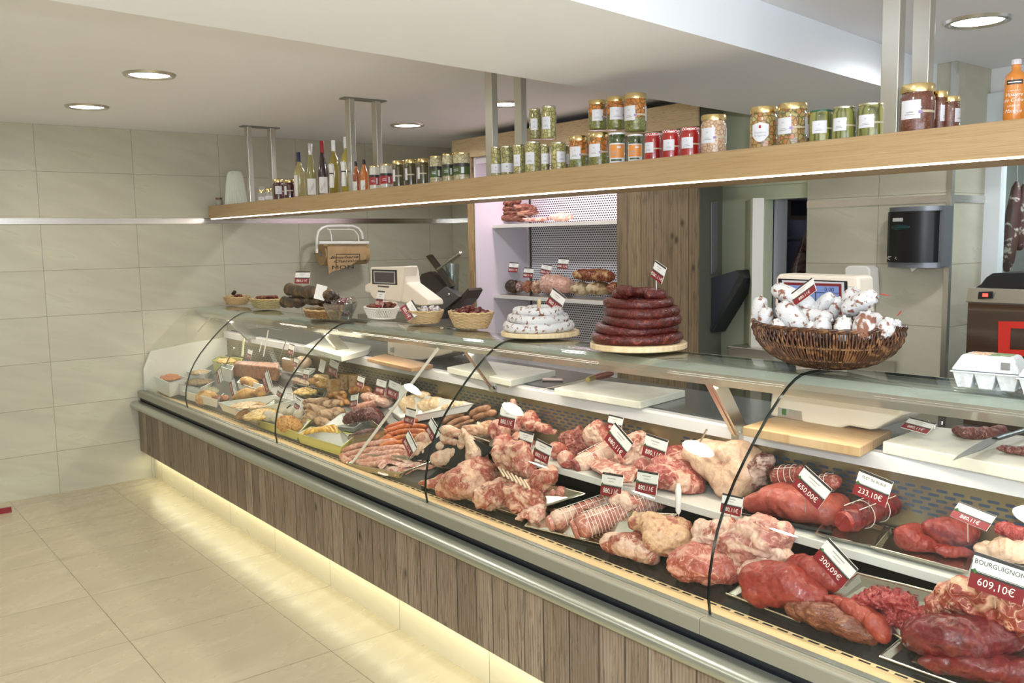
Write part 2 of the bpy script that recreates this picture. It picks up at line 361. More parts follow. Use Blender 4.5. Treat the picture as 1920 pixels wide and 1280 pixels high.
# cold room: pale panel wall, opening, open leaf
m_cold=pm('cold_room_panel',(.66,.70,.50),.35)
dx0=at(1434,400,y=1.56).x; dx1=at(1518,400,y=1.56).x; cx0=2.6
zt=at(1475,362,y=1.56).z; zt2=at(1475,345,y=1.56).z
b=MB(); b.b2((cx0,1.56,0),(dx0,1.64,2.42)); b.b2((dx0,1.56,zt-.03),(dx1,1.64,2.42)); b.b2((dx1,1.535,0),(3.66,1.64,2.42)); b.b2((cx0,1.545,zt2),(dx1,1.56,zt2+.05)); struct('wall_cold_room',b,m_cold,bev=.002)
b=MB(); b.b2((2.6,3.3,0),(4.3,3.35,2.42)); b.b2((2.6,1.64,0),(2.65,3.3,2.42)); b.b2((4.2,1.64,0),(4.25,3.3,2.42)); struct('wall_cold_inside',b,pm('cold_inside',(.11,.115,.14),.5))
dt=bpy.data.objects.new('door_1',None); COL.objects.link(dt); dt['kind']='structure'; dt.location=(3.235,1.545,0); dt.rotation_euler.z=math.radians(-46)
b=MB(); b.b2((0,0,.05),(.345,.055,zt-.03)); b.build('door_leaf',m_cold,dt,smooth=False,bev=.004)
b=MB(); b.b2((.345,-.002,.05),(.350,.057,zt-.03)); b.build('door_gasket',pm('pale_edge',(.75,.73,.66),.4),dt,smooth=False)
# ---------------------------------------------------------------- counter body
X0,X1=.012,7.0
ZT=lambda x:1.195+.0095*x
cnt=thing('display_counter','long refrigerated butcher counter with weathered plank front and steel bumper','counter',(0,0,0))
b=MB(); b.b2((X0,-.975,.206),(X1,-.945,.506)); b.build('front_panel',m_oldwood,cnt,smooth=False)
m_plinth=tiles('plinth_tile',0,2,.163,-.2,.6334,.8,(.74,.68,.50),(.70,.63,.45),(.30,.26,.18))
b=MB(); b.b2((X0,-.885,.0),(X1,-.86,.206)); b.build('plinth',m_plinth,cnt,smooth=False)
b=MB(); b.b2((X0,-.945,.18),(X1,-.86,.206)); b.build('plinth_light_channel',pm('led_channel',(.8,.78,.6),.5),cnt,smooth=False)
b=MB(); b.b2((X0,-.86,.0),(X1,-.30,.53)); b.build('carcass',m_steel_d,cnt,smooth=False)
# bumper: half-round rail
prof=[(-.975,.505)]+[(-.985-.042*math.cos(a),.534+.028*math.sin(a)) for a in [(-PI/2)+PI*i/10 for i in range(11)]]+[(-.965,.562)]
m_bump=pm('bumper_metal',(.46,.48,.41),.28,.85)
b=MB(); b.prism(prof,-.0,X1,0); b.build('bumper',m_bump,cnt,ang=50)
# dark recess and ledge
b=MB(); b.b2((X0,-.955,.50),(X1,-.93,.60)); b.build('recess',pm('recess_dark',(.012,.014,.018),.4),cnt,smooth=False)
joints=[.907,2.246,3.638,5.02,6.4]
m_ledge=pm('ledge_metal',(.33,.32,.25),.40,.5)
pl=[-.0+X0]+joints[1:]+[X1]
for i in range(len(pl)-1):
    b=MB(); b.prism([(-.972,.588),(-.972,.627),(-.968,.632),(-.95,.632),(-.94,.628),(-.93,.628),(-.93,.588)],pl[i]+.001,pl[i+1]-.001,0); b.build('ledge_section',m_ledge,cnt,smooth=False,bev=.0015)
m_rib=pm('ribbed_channel',(.36,.40,.36),.25,.7)
b=MB()
for k in range(4): b.b2((X0,-.93+.007*k,.6),(X1,-.9255+.007*k,.630-.001*k))
b.b2((X0,-.93,.6),(X1,-.902,.622)); b.build('glass_channel',m_rib,cnt,smooth=False)
m_tan=pm('cream_enamel',(.86,.62,.33),.5,spec=.3)
b=MB(); b.prism([(-.902,.626),(-.762,.573),(-.762,.56),(-.902,.6)],X0,X1,0); b.build('front_deck_strip',m_tan,cnt,smooth=False)
b=MB(); b.b2((X0,-.762,.56),(X1,-.742,.5715)); b.build('air_slot_rail',pm('slot_rail',(.84,.62,.34),.35),cnt,smooth=False)
b=MB(); x=X0+.01
while x<X1-.05: b.b2((x,-.757,.5705),(x+.032,-.7495,.5722)); x+=.048
b.build('air_slots',pm('slot_dark',(.01,.01,.012),.6),cnt,smooth=False)
m_deck=pm('black_deck',(.012,.014,.015),.12)
b=MB(); b.prism([(-.742,.53),(-.742,.571),(-.56,.660),(-.31,.675),(-.31,.53)],X0,X1,0); b.build('display_deck',m_deck,cnt,smooth=False)
m_tier=pm('tier_enamel',(.62,.61,.56),.3)
b=MB(); b.b2((3.22,-.55,.752),(X1,-.31,.770)); b.b2((3.22,-.556,.746),(X1,-.55,.772)); b.build('tier_shelf',m_tier,cnt,smooth=False,bev=.002)
for x in (3.86,4.9,5.56):
    b=MB(); b.b2((x-.022,-.53,.655),(x+.022,-.515,.75)); b.build('tier_bracket',m_steel,cnt,smooth=False)
# back panel with slots, apron, worktop
m_slot=slots('slotted_steel',(.33,.285,.18),(.03,.05,.08),.046,.0145,.032,.0085,rng=(.845,.927,.25,1.38,.86),rough=.32,metal=.9)
b=MB(); b.b2((X0,-.325,.568),(X1,-.305,.955)); b.build('slotted_back_panel',m_slot,cnt,smooth=False)
m_apron=pm('apron_white',(.70,.69,.70),.35)
b=MB(); b.prism([(-.34,.953),(-.34,.992),(-.335,1.0),(-.30,1.0),(-.30,.953)],X0,X1,0); b.build('worktop_edge',m_apron,cnt,smooth=False)
b=MB(); b.b2((X0,-.30,.955),(X1,.10,.990)); b.build('worktop_base',m_apron,cnt,smooth=False)
b=MB(); b.b2((X0,-.285,.990),(X1,.12,1.002)); b.build('granite_worktop',m_granite,cnt,smooth=False)
b=MB(); b.b2((X0,-.30,.02),(X1,.06,.955)); b.build('staff_side_cabinet',m_steel_d,cnt,smooth=False)
# end panel at the wall
b=MB(); b.prism([(-.93,.60),(-.925,.78),(-.87,.90),(-.60,.935),(-.31,.955),(-.31,.56),(-.75,.56)],.012,.03,0); b.build('end_panel',pm('end_panel_white',(.72,.70,.62),.45),cnt,smooth=False)
# canopy, brackets, posts
m_can=pm('canopy_grey',(.40,.43,.38),.18,.3)
def sloped(poly,x0,x1,mat,name,n=1,par=cnt):
    b=MB(); k=len(poly); xs=[x0,x1]; vsx=[(x,p[0],p[1]+ZT(x)) for x in xs for p in poly]
    b.add(vsx,[(i,(i+1)%k,(i+1)%k+k,i+k) for i in range(k)]+[tuple(range(k))[::-1],tuple(range(k,2*k))]); return b.build(name,mat,par,smooth=False)
sloped([(-.50,-.078),(-.535,-.05),(-.548,-.03),(-.525,-.009),(-.365,-.009),(-.365,-.05),(-.42,-.078)],.03,X1,m_can,'canopy')
sloped([(-.364,-.03),(-.364,-.004),(-.335,-.004),(-.335,-.03)],.03,X1,pm('rear_profile',(.62,.58,.42),.3,.3),'rear_profile')
sloped([(-.47,-.0815),(-.47,-.0785),(-.43,-.0785),(-.43,-.0815)],.1,X1,pm('lamp_tube_warm',(1,1,1),.5,emit=(1,.88,.72),es=3),'canopy_light_tube')
for x in (.51,1.93,3.31,4.66,6.1):
    zt_=ZT(x)-.078
    b=MB(); b.prism([(-.50,zt_),(-.42,zt_),(-.305,.995),(-.365,.97)],x-.004,x+.004,0); b.prism([(-.50,zt_),(-.495,zt_),(-.35,.97),(-.355,.965)],x-.016,x+.016,0); b.b2((x-.016,-.365,.955),(x+.016,-.34,.985)); b.b2((x-.018,-.345,.985),(x+.10,-.315,1.004)); b.build('canopy_bracket',m_steel,cnt,smooth=False)
GP=[(-.930,.628),(-.938,.68),(-.934,.74),(-.921,.80),(-.901,.86),(-.872,.92),(-.835,.975),(-.79,1.03),(-.74,1.085),(-.69,1.135),(-.64,1.178),(-.595,1.210),(-.56,1.228),(-.53,1.237),(-.49,1.240),(-.365,1.240)]
def gz(z,x): return .628+(z-.628)*(ZT(x)-.628)/.612
def pane(xa,xb,t=.007,dark=1):
    o=[];n=len(GP)
    for i in range(n):
        a=GP[max(i-1,0)];c=GP[min(i+1,n-1)]; d=V((c[0]-a[0],c[1]-a[1])).normalized(); o.append((GP[i][0]+d.y*t*1.,GP[i][1]-d.x*t))
    vs=[];fs=[];ms=[]
    for x in (xa,xb):
        vs+=[(x,p[0],gz(p[1],x)) for p in GP]+[(x,p[0],gz(p[1],x)) for p in o]
    N=2*n
    for i in range(n-1):
        fs+=[(i,i+1,N+i+1,N+i),(n+i,N+n+i,N+n+i+1,n+i+1),(i,n+i,n+i+1,i+1),(N+i,N+i+1,N+n+i+1,N+n+i)]; ms+=[0,0,dark,1]
    fs+=[(0,N,N+n,n),(n-1,2*n-1,N+2*n-1,N+n-1)]; ms+=[1,1]
    return MB().add(vs,fs,ms)
ed=[.035]+joints
for i in range(len(ed)-1):
    pane(ed[i]+(.0 if i==0 else .002),ed[i+1]-.002,dark=0 if i==0 else 1).build('curved_glass_pane',[m_glass,m_gedge],cnt,ang=60)
m_rod=pm('white_rod',(.75,.73,.66),.3,.3)
for q1,q2 in (((660,868),(822,652)),((302,700),(397,592))):
    A=at(*q1,z=.625); B=at(*q2,x=A.x)
    B=V((A.x,-.51,ZT(A.x)-.07)) if True else B
    b=MB(); b.tube([at(*q1,z=.60),at(*q2,y=-.52)],.007 if q1[0]>500 else .005,10); b.build('support_rod',m_rod,cnt)
# ---------------------------------------------------------------- hanging beam shelf
bs=thing('hanging_shelf','long solid pine shelf hanging over the counter with a light strip along its lower edge','shelf',(0,0,0))
Z0,ZB=1.905,1.815
b=MB(); b.b2((.06,-.42,ZB),(6.9,-.10,Z0)); b.build('pine_board',m_pine,bs,smooth=False,bev=.004)
b=MB(); b.b2((.10,-.4185,ZB-.004),(6.9,-.4105,ZB-.0005)); b.build('light_strip',m_led,bs,smooth=False)
for x in (.57,1.995,3.28,5.145):
    for y in (-.31,-.145):
        b=MB(); b.b2((x-.026,y-.016,Z0),(x+.026,y+.016,2.414)); b.build('hanging_post',m_steel,bs,smooth=False,bev=.002)
    b=MB(); b.b2((x-.035,y-.21,2.412),(x+.035,y+.05,2.4195)); b.build('ceiling_plate',m_steel_d,bs,smooth=False)
# ---------------------------------------------------------------- helpers that trace a shape on a real plane
def flat(b,pts,th,m=0,**k):
    """polygon of picture points carried onto a plane, extruded away from the viewer by th"""
    ax=list(k.keys())[0]; i='xyz'.index(ax); P=[at(px,py,**k) for px,py in pts]; s=1 if (ax=='y' or ax=='z') else -1
    d=V((0,0,0)); d[i]=th if ax=='y' else -th
    n=len(P); vs=P+[p+d for p in P]
    return b.add(vs,[tuple(range(n)),tuple(range(n,2*n))[::-1]]+[(j,j+n,(j+1)%n+n,(j+1)%n) for j in range(n)],m)
# ---------------------------------------------------------------- open chilled cabinet with timber surround
YC=1.2; xl=1.069; xr=at(1157,500,y=YC).x; xr2=at(1310,500,y=YC).x; xr3=at(1346,500,y=YC).x
zh=at(870,297,y=YC).z
m_lilac=pm('cabinet_white',(.74,.70,.76),.35)
cab=thing('wall_cabinet','tall open chilled cabinet with weathered timber surround and pink lit shelves','cabinet',(0,0,0))
b=MB(); b.b2((at(851,265,y=YC).x,YC-.02,zh),(xr2,YC+.04,at(1000,240,y=YC).z)); b.build('header_board',m_pinet,cab,smooth=False)
b=MB(); b.b2((at(879,500,y=YC).x,YC,0),(at(889,500,y=YC).x,1.72,zh)); b.build('side_board',m_sidewood,cab,smooth=False)
b=MB(); b.b2((xl-.02,YC+.01,0),(xl,1.72,zh)); b.b2((xl,YC+.02,zh-.05),(xr,1.72,zh)); b.b2((xl-.02,1.69,0),(xr,1.72,zh)); b.b2((xr-.01,YC+.02,0),(xr,1.72,zh)); b.build('inner_lining',m_lilac,cab,smooth=False)
m_perf=slots('perforated_white',(.72,.72,.76),(.012,.012,.016),.0235,.0165,.0165,.0085,rough=.4,metal=0)
xg=at(997,470,y=1.66).x
b=MB(); b.b2((xg,1.66,.9),(xr-.01,1.675,2.2)); b.build('perforated_back_panel',m_perf,cab,smooth=False)
b=MB(); b.b2((xg-.03,1.655,.9),(xg-.02,1.69,2.2)); b.build('rail',m_steel,cab,smooth=False)
shz=[at(928,422,y=1.36).z,at(928,553,y=1.36).z]; xs_=at(926,430,y=1.36).x
for z in shz:
    b=MB(); b.b2((xl,1.36,z-.012),(xr-.01,1.66,z)); b.b2((xl,1.355,z-.022),(xr-.01,1.36,z+.004)); b.build('shelf_board',m_tier,cab,smooth=False,bev=.001)
b=MB(); b.b2((xr,YC,0),(xr2,1.395,2.375)); b.build('timber_column',m_cabwood,cab,smooth=False)
b=MB(); b.b2((1.0,1.73,0),(xr3,1.83,2.42)); b.b2((xr3-.02,1.73,0),(3.05,1.8,2.42)); struct('wall_back_right',b,m_white)
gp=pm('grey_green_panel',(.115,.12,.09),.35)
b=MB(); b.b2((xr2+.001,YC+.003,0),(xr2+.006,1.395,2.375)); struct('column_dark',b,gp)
# ---------------------------------------------------------------- vacuum packer with raised lid, steel bench
m_steelb=pm('bench_steel',(.5,.5,.46),.3,1)
bn=thing('steel_bench','steel work bench with a raised rim standing in front of the cold room door','bench',(0,0,0))
b=MB(); b.b2((3.30,.95,.90),(4.2,1.50,.94)); b.b2((3.30,1.48,.94),(4.2,1.50,1.0)); b.build('bench_top',m_steelb,bn,smooth=False)
for x in (3.33,4.17):
    for y in (.98,1.47): b=MB(); b.b2((x-.02,y-.02,0),(x+.02,y+.02,.90)); b.build('leg',m_steelb,bn,smooth=False)
t=thing('vacuum_packer','dark blue-grey tilted lid of a packing machine right of the timber column','machine',(0,0,0))
m_lid=pm('packer_lid',(.035,.042,.055),.35)
b=MB(); flat(b,[(1333,521),(1380,506),(1388,516),(1386,527),(1334,618)],.10,0,y=1.30); b.build('lid',m_lid,t,smooth=False,bev=.004)
b=MB(); flat(b,[(1381,506),(1394,521),(1390,532),(1335,624),(1332,619),(1384,520),(1385,516)],.12,0,y=1.285); b.build('lid_rim',pm('packer_rim',(.02,.024,.03),.3),t,smooth=False,bev=.003)
b=MB(); b.b2((3.36,1.24,.941),(3.66,1.47,1.03)); b.build('machine_body',m_steel,t,smooth=False,bev=.004)
b=MB(); flat(b,[(1334,378),(1346,376),(1346,500),(1342,512),(1334,515)],.01,0,x=xr2+.018); tag(b.build('wall_duct',pm('grey_duct',(.22,.22,.24),.3,.5),None,smooth=False,bev=.004),'narrow grey metal duct between the dark column and the pale panel wall','duct')
# ---------------------------------------------------------------- towel dispenser, soap dispenser
t=thing('towel_dispenser','black curved paper towel dispenser mounted on the tiled wall','dispenser',(0,0,0))
xa=at(1660,440,y=1.40).x; xb=at(1757,440,y=1.42).x; za=at(1700,396,y=1.38).z; zb=at(1700,492,y=1.38).z
cx_=(xa+xb)/2; hw=(xb-xa)/2
pr=[(cx_+hw*s,1.52) for s in (-.98,)]+[(cx_-hw+2*hw*i/12,1.42-.05*math.sin(PI*i/12)) for i in range(13)]+[(cx_+hw*.98,1.52)]
b=MB(); b.prism(pr,zb,za,2); b.build('cover',pm('gloss_black',(.008,.008,.009),.28,0,0,spec=.25),t,ang=60)
pr=[(p[0]*1.0+( .012 if p[0]>cx_ else 0),p[1]+.012 if p[1]<1.5 else p[1]) for p in pr]
b=MB(); b.prism(pr,za,za+.022,2); b.prism(pr,zb-.025,zb,2); b.b2((xb-.01,1.44,zb-.02),(xb+.022,1.52,za+.02)); b.build('end_caps',pm('dispenser_grey',(.16,.17,.19),.3,.3),t,ang=60)
b=MB(); b.prism([(cx_-.075,1.378),(cx_-.02,1.366),(cx_-.02,1.376),(cx_-.075,1.39)],za-.047,za-.03,2); b.build('badge',pm('badge',(.5,.5,.46),.3),t,smooth=False)
b=MB(); b.ball((cx_-.03,1.376,za-.075),(.05,.012,.014)); b.build('sight_window',pm('sight_window',(.005,.03,.03),.05),t)
b=MB()
for k in range(2): b.tube([(cx_-.09+.04*k,1.384,zb+.03),(cx_-.10+.04*k,1.382,zb+.02),(cx_-.085+.04*k,1.381,zb+.012)],.002,6); b.tube([(cx_-.098+.04*k,1.383,zb+.022),(cx_-.08+.04*k,1.382,zb+.028)],.002,6)
b.build('hand_marks',pm('mark_grey',(.35,.33,.3),.5),t)
b=MB(); b.prism([(cx_+.0,zb-.022),(cx_+.04,zb-.022),(cx_+.012,zb-.045)],1.41,1.415,1); b.build('paper_tip',m_paper,t,smooth=False)
b=MB(); flat(b,[(1583,503),(1590,498),(1624,498),(1631,504),(1633,560),(1628,572),(1586,572)],.088,0,y=1.43); tag(b.build('soap_dispenser',m_whitep,None,smooth=False,bev=.008),'white soap dispenser on the tiled wall behind the right-hand scale','dispenser')
# ---------------------------------------------------------------- oven
t=thing('combi_oven','stainless oven with brown glass door and red digital display at the right edge','oven',(0,0,0))
xo=at(1814,545,y=1.3).x; zt_=at(1870,541,y=1.3).z; zc=at(1870,568,y=1.3).z
b=MB(); b.prism([(1.285,zc),(1.30,zt_),(1.84,zt_),(1.84,zc)],xo,xo+.9,0); b.build('control_panel',pm('oven_steel',(.45,.42,.34),.3,.8),t,smooth=False,bev=.003)
b=MB(); flat(b,[(1824,541),(1838,533),(1848,520),(1860,512),(1990,508),(1990,541)],.45,0,y=1.34); b.build('hood',m_black,t,smooth=False,bev=.006)
b=MB(); b.b2((xo+.004,1.30,.75),(xo+.9,1.84,zc)); b.build('oven_body',m_steel_d,t,smooth=False)
b=MB(); b.b2((xo+.012,1.285,.78),(xo+.9,1.30,zc-.004)); b.build('door_glass',pm('brown_glass',(.055,.028,.016),.06,0,.5),t,smooth=False)
b=MB(); flat(b,[(1835,547),(1861,546),(1861,559),(1833,560)],.004,0,y=1.282); dsp=b.build('display',m_black,t,smooth=False)
b=MB(); flat(b,[(1842,550),(1852,550),(1852,556),(1842,556)],.002,0,y=1.279); b.build('red_digits',pm('red_led',(1,.05,.03),.5,emit=(1,.05,.03),es=3),t,smooth=False)
b=MB(); flat(b,[(1872,602),(1925,603),(1925,616),(1895,615),(1893,655),(1925,656),(1925,668),(1871,667)],.002,0,y=1.283); b.build('red_sticker',pm('sticker_red',(.62,.03,.02),.4),t,smooth=False)
b=MB()
for q in ((1810,603),(1807,674)): b=MB(); p=at(*q,y=1.30); b.box(p,(.03,.02,.008)); b.build('hinge',m_steel,t,smooth=False)
b=MB(); b.b2((xo,1.30,0),(xo+.9,1.84,.75)); b.build('stand',m_steel_d,t,smooth=False)
# ---------------------------------------------------------------- roll holder on the left wall
t=thing('paper_roll_holder','white tubular wall holder carrying a roll of brown wrapping paper','roll holder',(0,0,0))
wt=pm('white_enamel',(.82,.80,.74),.3)
b=MB(); pts=[(594,474),(594,446),(597,434),(604,427),(614,424),(640,423),(662,424),(672,428),(678,436),(680,448)]; b.tube([at(*q,x=.20) for q in pts],.011,10); b.tube([at(594,470,x=.2),at(594,470,x=.004)],.009,8); b.tube([at(680,446,x=.2),at(680,446,x=.004)],.009,8)
b.build('tube_frame',wt,t)
b=MB()
for s in ((613,428),(618,431),(621,440),(622,454)),((652,429),(664,431),(671,440),(673,454)): b.tube([at(*q,x=.235) for q in s],.005,8)
b.tube([at(613,430,x=.235),at(655,430,x=.235)],.004,8); b.build('tension_arch',wt,t)
b=MB(); A=at(598,455,x=.245); B=at(691,455,x=.245); b.tube([A,B],.012,10); b.build('cutter_bar',wt,t)
kraft=speck('kraft_paper',(.50,.33,.16),(.46,.30,.14),.5,.6,18,.6,bump=.1)
C1=at(601,476,x=.135); C2=at(684,468,x=.135); C2.z=C1.z
b=MB(); b.tube([C1,C2],.088,32); b.build('paper_roll',kraft,t,ang=50)
b=MB(); b.tube([C1-V((0,.006,0)),C1+V((0,.001,0))],.02,16); b.build('roll_core',pm('core_grey',(.3,.3,.3),.4),t)
b=MB(); flat(b,[(614,456),(688,456),(687,482),(684,487),(670,490),(657,497),(648,503),(632,507),(624,508),(617,514),(614,490)],.0015,0,x=.232); sh=b.build('paper_sheet',kraft,t,smooth=False)
def textpx(b,s,px,py,h_px,roll=0,shear=0,m=0,off=.0012,**k):
    P=at(px,py,**k); sz=mpp(P)*h_px
    tv,tf=text2d(s,sz*1.35,shear=shear)
    ax=list(k.keys())[0]
    if ax=='x': e1,e2,nn=V((0,1,0)),V((0,0,1)),V((1,0,0))
    else: e1,e2,nn=V((1,0,0)),V((0,0,1)),V((0,-1,0))
    c,s_=math.cos(roll),math.sin(roll)
    b.add([P+nn*off+e1*((x*c-y*s_)*(2.1 if ax=='x' else 1.1))+e2*(x*s_+y*c) for x,y in tv],tf,m); return b
b=MB(); textpx(b,'Boucherie',645,482,5,0,.4,x=.2335); textpx(b,'Charcuterie',656,489,5,0,.4,x=.2335); textpx(b,'MON',643,501,7,0,0,x=.2335)
for q in (((630,476),(675,476),(675,477),(630,477)),((630,476),(631,476),(631,506),(630,506)),((674,476),(675,476),(675,488),(674,488))): flat(b,q,.0004,0,x=.2337)
b.build('printing',m_ink,sh,smooth=False)
# ---------------------------------------------------------------- slicer on its table
t=thing('steel_table','low steel table in the back corner under the slicer','table',(0,0,0))
b=MB(); b.b2((.05,.75,1.02),(.98,1.15,1.06)); b.build('table_top',m_steelb,t,smooth=False)
for x in (.08,.95):
    for y in (.78,1.12): b=MB(); b.b2((x-.02,y-.02,0),(x+.02,y+.02,1.02)); b.build('leg',m_steelb,t,smooth=False)
t=thing('meat_slicer','dark steel gravity slicer with slanting carriage and handle behind the scale','slicer',(0,0,0))
msl=pm('slicer_dark',(.10,.09,.075),.3,.7); msl2=pm('slicer_plate',(.17,.165,.165),.35,.6)
b=MB(); flat(b,[(783,525),(790,513),(803,509),(814,515),(840,545),(850,580),(842,592),(815,586),(795,560),(786,545)],.07,0,y=1.0); b.build('blade_guard',msl,t,smooth=False,bev=.008)
b=MB(); flat(b,[(805,560),(835,537),(862,556),(830,583),(820,582)],.05,0,y=.93); pl_=b.build('carriage_plate',msl2,t,smooth=False,bev=.004)
b=MB()
for q in ((824,567),(842,552)): b.ball(at(*q,y=.925),.012)
b.build('bolt',m_steel,pl_)
b=MB(); flat(b,[(798,480),(805,477),(850,536),(842,540)],.03,0,y=.95); b.build('slide_bar',pm('slide_bar',(.13,.12,.10),.25,.9),t,smooth=False,bev=.002)
b=MB(); b.tube([at(820,505,y=.92),at(845,488,y=.92)],.008,10); b.tube([at(845,488,y=.92),at(862,476,y=.92)],.016,12); b.ball(at(863,475,y=.92),.018); b.build('handle',m_steel,t)
b=MB(); flat(b,[(842,578),(870,548),(877,540),(880,545),(872,560),(848,588)],.12,0,y=.95); b.build('receiving_tray',msl,t,smooth=False,bev=.003)
b=MB(); b.b2((.55,.90,1.06),(.97,1.14,1.13)); b.build('base',msl2,t,smooth=False,bev=.01)
b=MB(); pc=at(848,520,y=1.05); b.lathe([(.045,-.12),(.055,.10),(.052,.10),(.042,-.11)],20,pc,bottom=True,top=False); tag(b.build('plastic_jug',archglass('clear_plastic',(.8,.85,.85),.12)),'clear plastic jug standing behind the slicer handle','jug')
# ---------------------------------------------------------------- cold room carcasses and niche sausages
m_carc=meat('carcass',(.10,.018,.015),(.22,.15,.11),.5,6,lean2=(.05,.01,.01))
def carcass(px,pts,lab):
    b=MB(); P=[at(q[0],q[1],y=2.3) for q in pts]; r=[q[2]*mpp(P[0]) for q in pts]; b.tube(P,r,14,flat=.7); o=b.build('hanging_carcass',m_carc); tag(o,lab,'carcass','carcasses in the cold room')
    return o
carcass(0,[(1444,440,1),(1446,452,6),(1448,475,13),(1449,500,17),(1449,540,17),(1448,600,14)],'dark side of meat hanging in the cold room nearest the open door leaf')
carcass(0,[(1510,430,1),(1508,450,5),(1503,475,11),(1497,500,17),(1496,540,18),(1497,600,14)],'dark side of meat hanging in the cold room against the door frame')
b=MB(); b.tube([at(1430,447,y=2.34),at(1520,447,y=2.34)],.012,8); tag(b.build('hanging_rail',m_steel_d),'dark steel rail across the cold room that the carcasses hang from','rail')
t=thing('cooling_unit','boxed cooling unit with a dark fan opening high inside the cold room','cooling unit',(0,0,0))
b=MB(); flat(b,[(1462,374),(1522,374),(1522,412),(1462,412)],.3,0,y=2.5); b.build('casing',pm('unit_casing',(.10,.075,.055),.5),t,smooth=False)
b=MB(); flat(b,[(1483,377),(1522,377),(1522,404),(1483,404)],.01,0,y=2.49); b.build('fan_opening',m_black,t,smooth=False)
m_salh=speck('dried_salami_dark',(.09,.022,.014),(.55,.5,.42),.58,.66,22,.5,base2=(.04,.012,.01))
def hang(pts,lab,y=2.15):
    b=MB(); P=[at(q[0],q[1],y=y) for q in pts]; b.tube(P,[q[2]*mpp(P[0]) for q in pts],14); b.tube([P[0],P[0]+V((0,0,.3))],.0015,5,1); b.ball(P[-1],pts[-1][2]*mpp(P[0])*1.0,12,8,0)
    o=b.build('hanging_salami',[m_salh,pm('string',(.6,.55,.45),.7)]); tag(o,lab,'salami','dried sausages hanging behind the glazed frame')
hang([(1907,340,3),(1905,352,8),(1902,380,11),(1897,410,14),(1893,450,15),(1889,490,12),(1888,503,7)],'long mould-dusted dark salami hanging lowest in the niche above the oven')
hang([(1920,345,3),(1919,360,9),(1916,400,12),(1912,440,12),(1911,462,8)],'shorter dark salami hanging at the picture edge above the oven',2.4)
b=MB(); b.b2((xf,1.895,1.0),(6.0,1.90,2.16)); g=b.build('window_3',m_glass,smooth=False); g['kind']='structure'
# ---------------------------------------------------------------- contents of the chilled cabinet
m_bacon=meat('smoked_bacon',(.16,.028,.014),(.45,.27,.16),.42,14,(1,1,3.2),lean2=(.09,.02,.012))
m_ham=meat('cured_ham',(.26,.05,.025),(.55,.36,.16),.42,7,lean2=(.12,.03,.015))
# ---------------------------------------------------------------- organic shapes
def blend(lobes,O,vox=None,amp=.004,fr=22.,flatz=0.,smooth=6,seed=0,fine=.0012):
    """merge ellipsoids (centre, radii, rotation) into one continuous skin around origin O"""
    b=MB(); mn=V((9,9,9)); mx=V((-9,-9,-9))
    for c,r,R in lobes:
        b.ball(V(c)-O,r,20,12,R=R); q=max(r)
        for i in range(3): mn[i]=min(mn[i],c[i]-q); mx[i]=max(mx[i],c[i]+q)
    vox=vox or min(.0085,max(.0028,(mx-mn).length/95))
    me=bpy.data.meshes.new('tmp'); me.from_pydata(b.v,[],b.f); ob=bpy.data.objects.new('tmp',me); COL.objects.link(ob)
    m=ob.modifiers.new('r','REMESH'); m.mode='VOXEL'; m.voxel_size=vox
    m=ob.modifiers.new('s','SMOOTH'); m.factor=.6; m.iterations=smooth
    bpy.context.view_layer.update()
    res=bpy.data.meshes.new_from_object(ob.evaluated_get(bpy.context.evaluated_depsgraph_get()))
    bpy.data.objects.remove(ob); bpy.data.meshes.remove(me)
    res.update(); sd=V((seed*3.7,seed*1.9,seed*.7)); vv=[]
    for v in res.vertices:
        p=v.co; n_=v.normal
        d=(noise.noise(p*fr+sd)*amp+(.35-abs(noise.noise(p*fr*1.6+sd)))*amp*.9+noise.noise(p*fr*3.4+sd)*amp*.45+noise.noise(p*fr*8+sd)*fine)
        q=p+n_*d
        if q.z<flatz: q.z=flatz+.0005*noise.noise(p*40)
        vv+=[q.x,q.y,q.z]
    res.vertices.foreach_set('co',vv); res.polygons.foreach_set('use_smooth',[True]*len(res.polygons)); res.update()
    return res
SL_=.56
def at2(px,py,z):
    # z below -.5 stands for the sloping deck of the left half, plus an offset
    if z>-.5:
        if .5<z<.765 and px>775:
            d=FW+RT*((px-960)/F)+UP*((640-py)/F); t=(.571+.49*.742+.49*CP.y+(z-.573)-CP.z)/(d.z-.49*d.y); P=CP+d*t
            return P if P.y<-.60 else at(px,py,y=-.60)
        P=at(px,py,z=z)
        if .765<z<.93 and px>860 and P.y>-.37: P=at(px,py,y=-.37)
        return P
    d=FW+RT*((px-960)/F)+UP*((640-py)/F); dz=z+1; t=(.60+SL_*.74+SL_*CP.y+dz-CP.z)/(d.z-SL_*d.y); P=CP+d*t
    lim=-.60 if (px>778 and py>800) else -.375
    if P.y>lim or t<0: P=at(px,py,y=lim)
    return P
def base_z(P,z0): return (min(P.z,.571+.49*(min(P.y,-.56)+.742)+(z0-.573)) if (z0<.765 and P.x>3.0) else z0) if z0>-.5 else min(P.z,.60+SL_*(min(P.y,-.33)+.74)+(z0+1))
def pxlobe(px,py,a,b,th=0,cf=None,dz=0.,z0=.57,y=None):
    P=at2(px,py,z0+.03) if y is None else at(px,py,y=y)
    s=mpp(P); A,B=a*s,b*s; C=(cf*min(A,B)) if cf else min(A,B)*1.0
    t=math.radians(th)
    if y is None: P=at2(px,py,z0+.82*math.sqrt((B*math.cos(t))**2+(A*math.sin(t))**2*.8)+dz)
    e1=RT*math.cos(t)+UP*math.sin(t); e2=UP*math.cos(t)-RT*math.sin(t); e3=FW
    return (P,(A,B,C),Matrix((e1,e2,e3)).transposed())
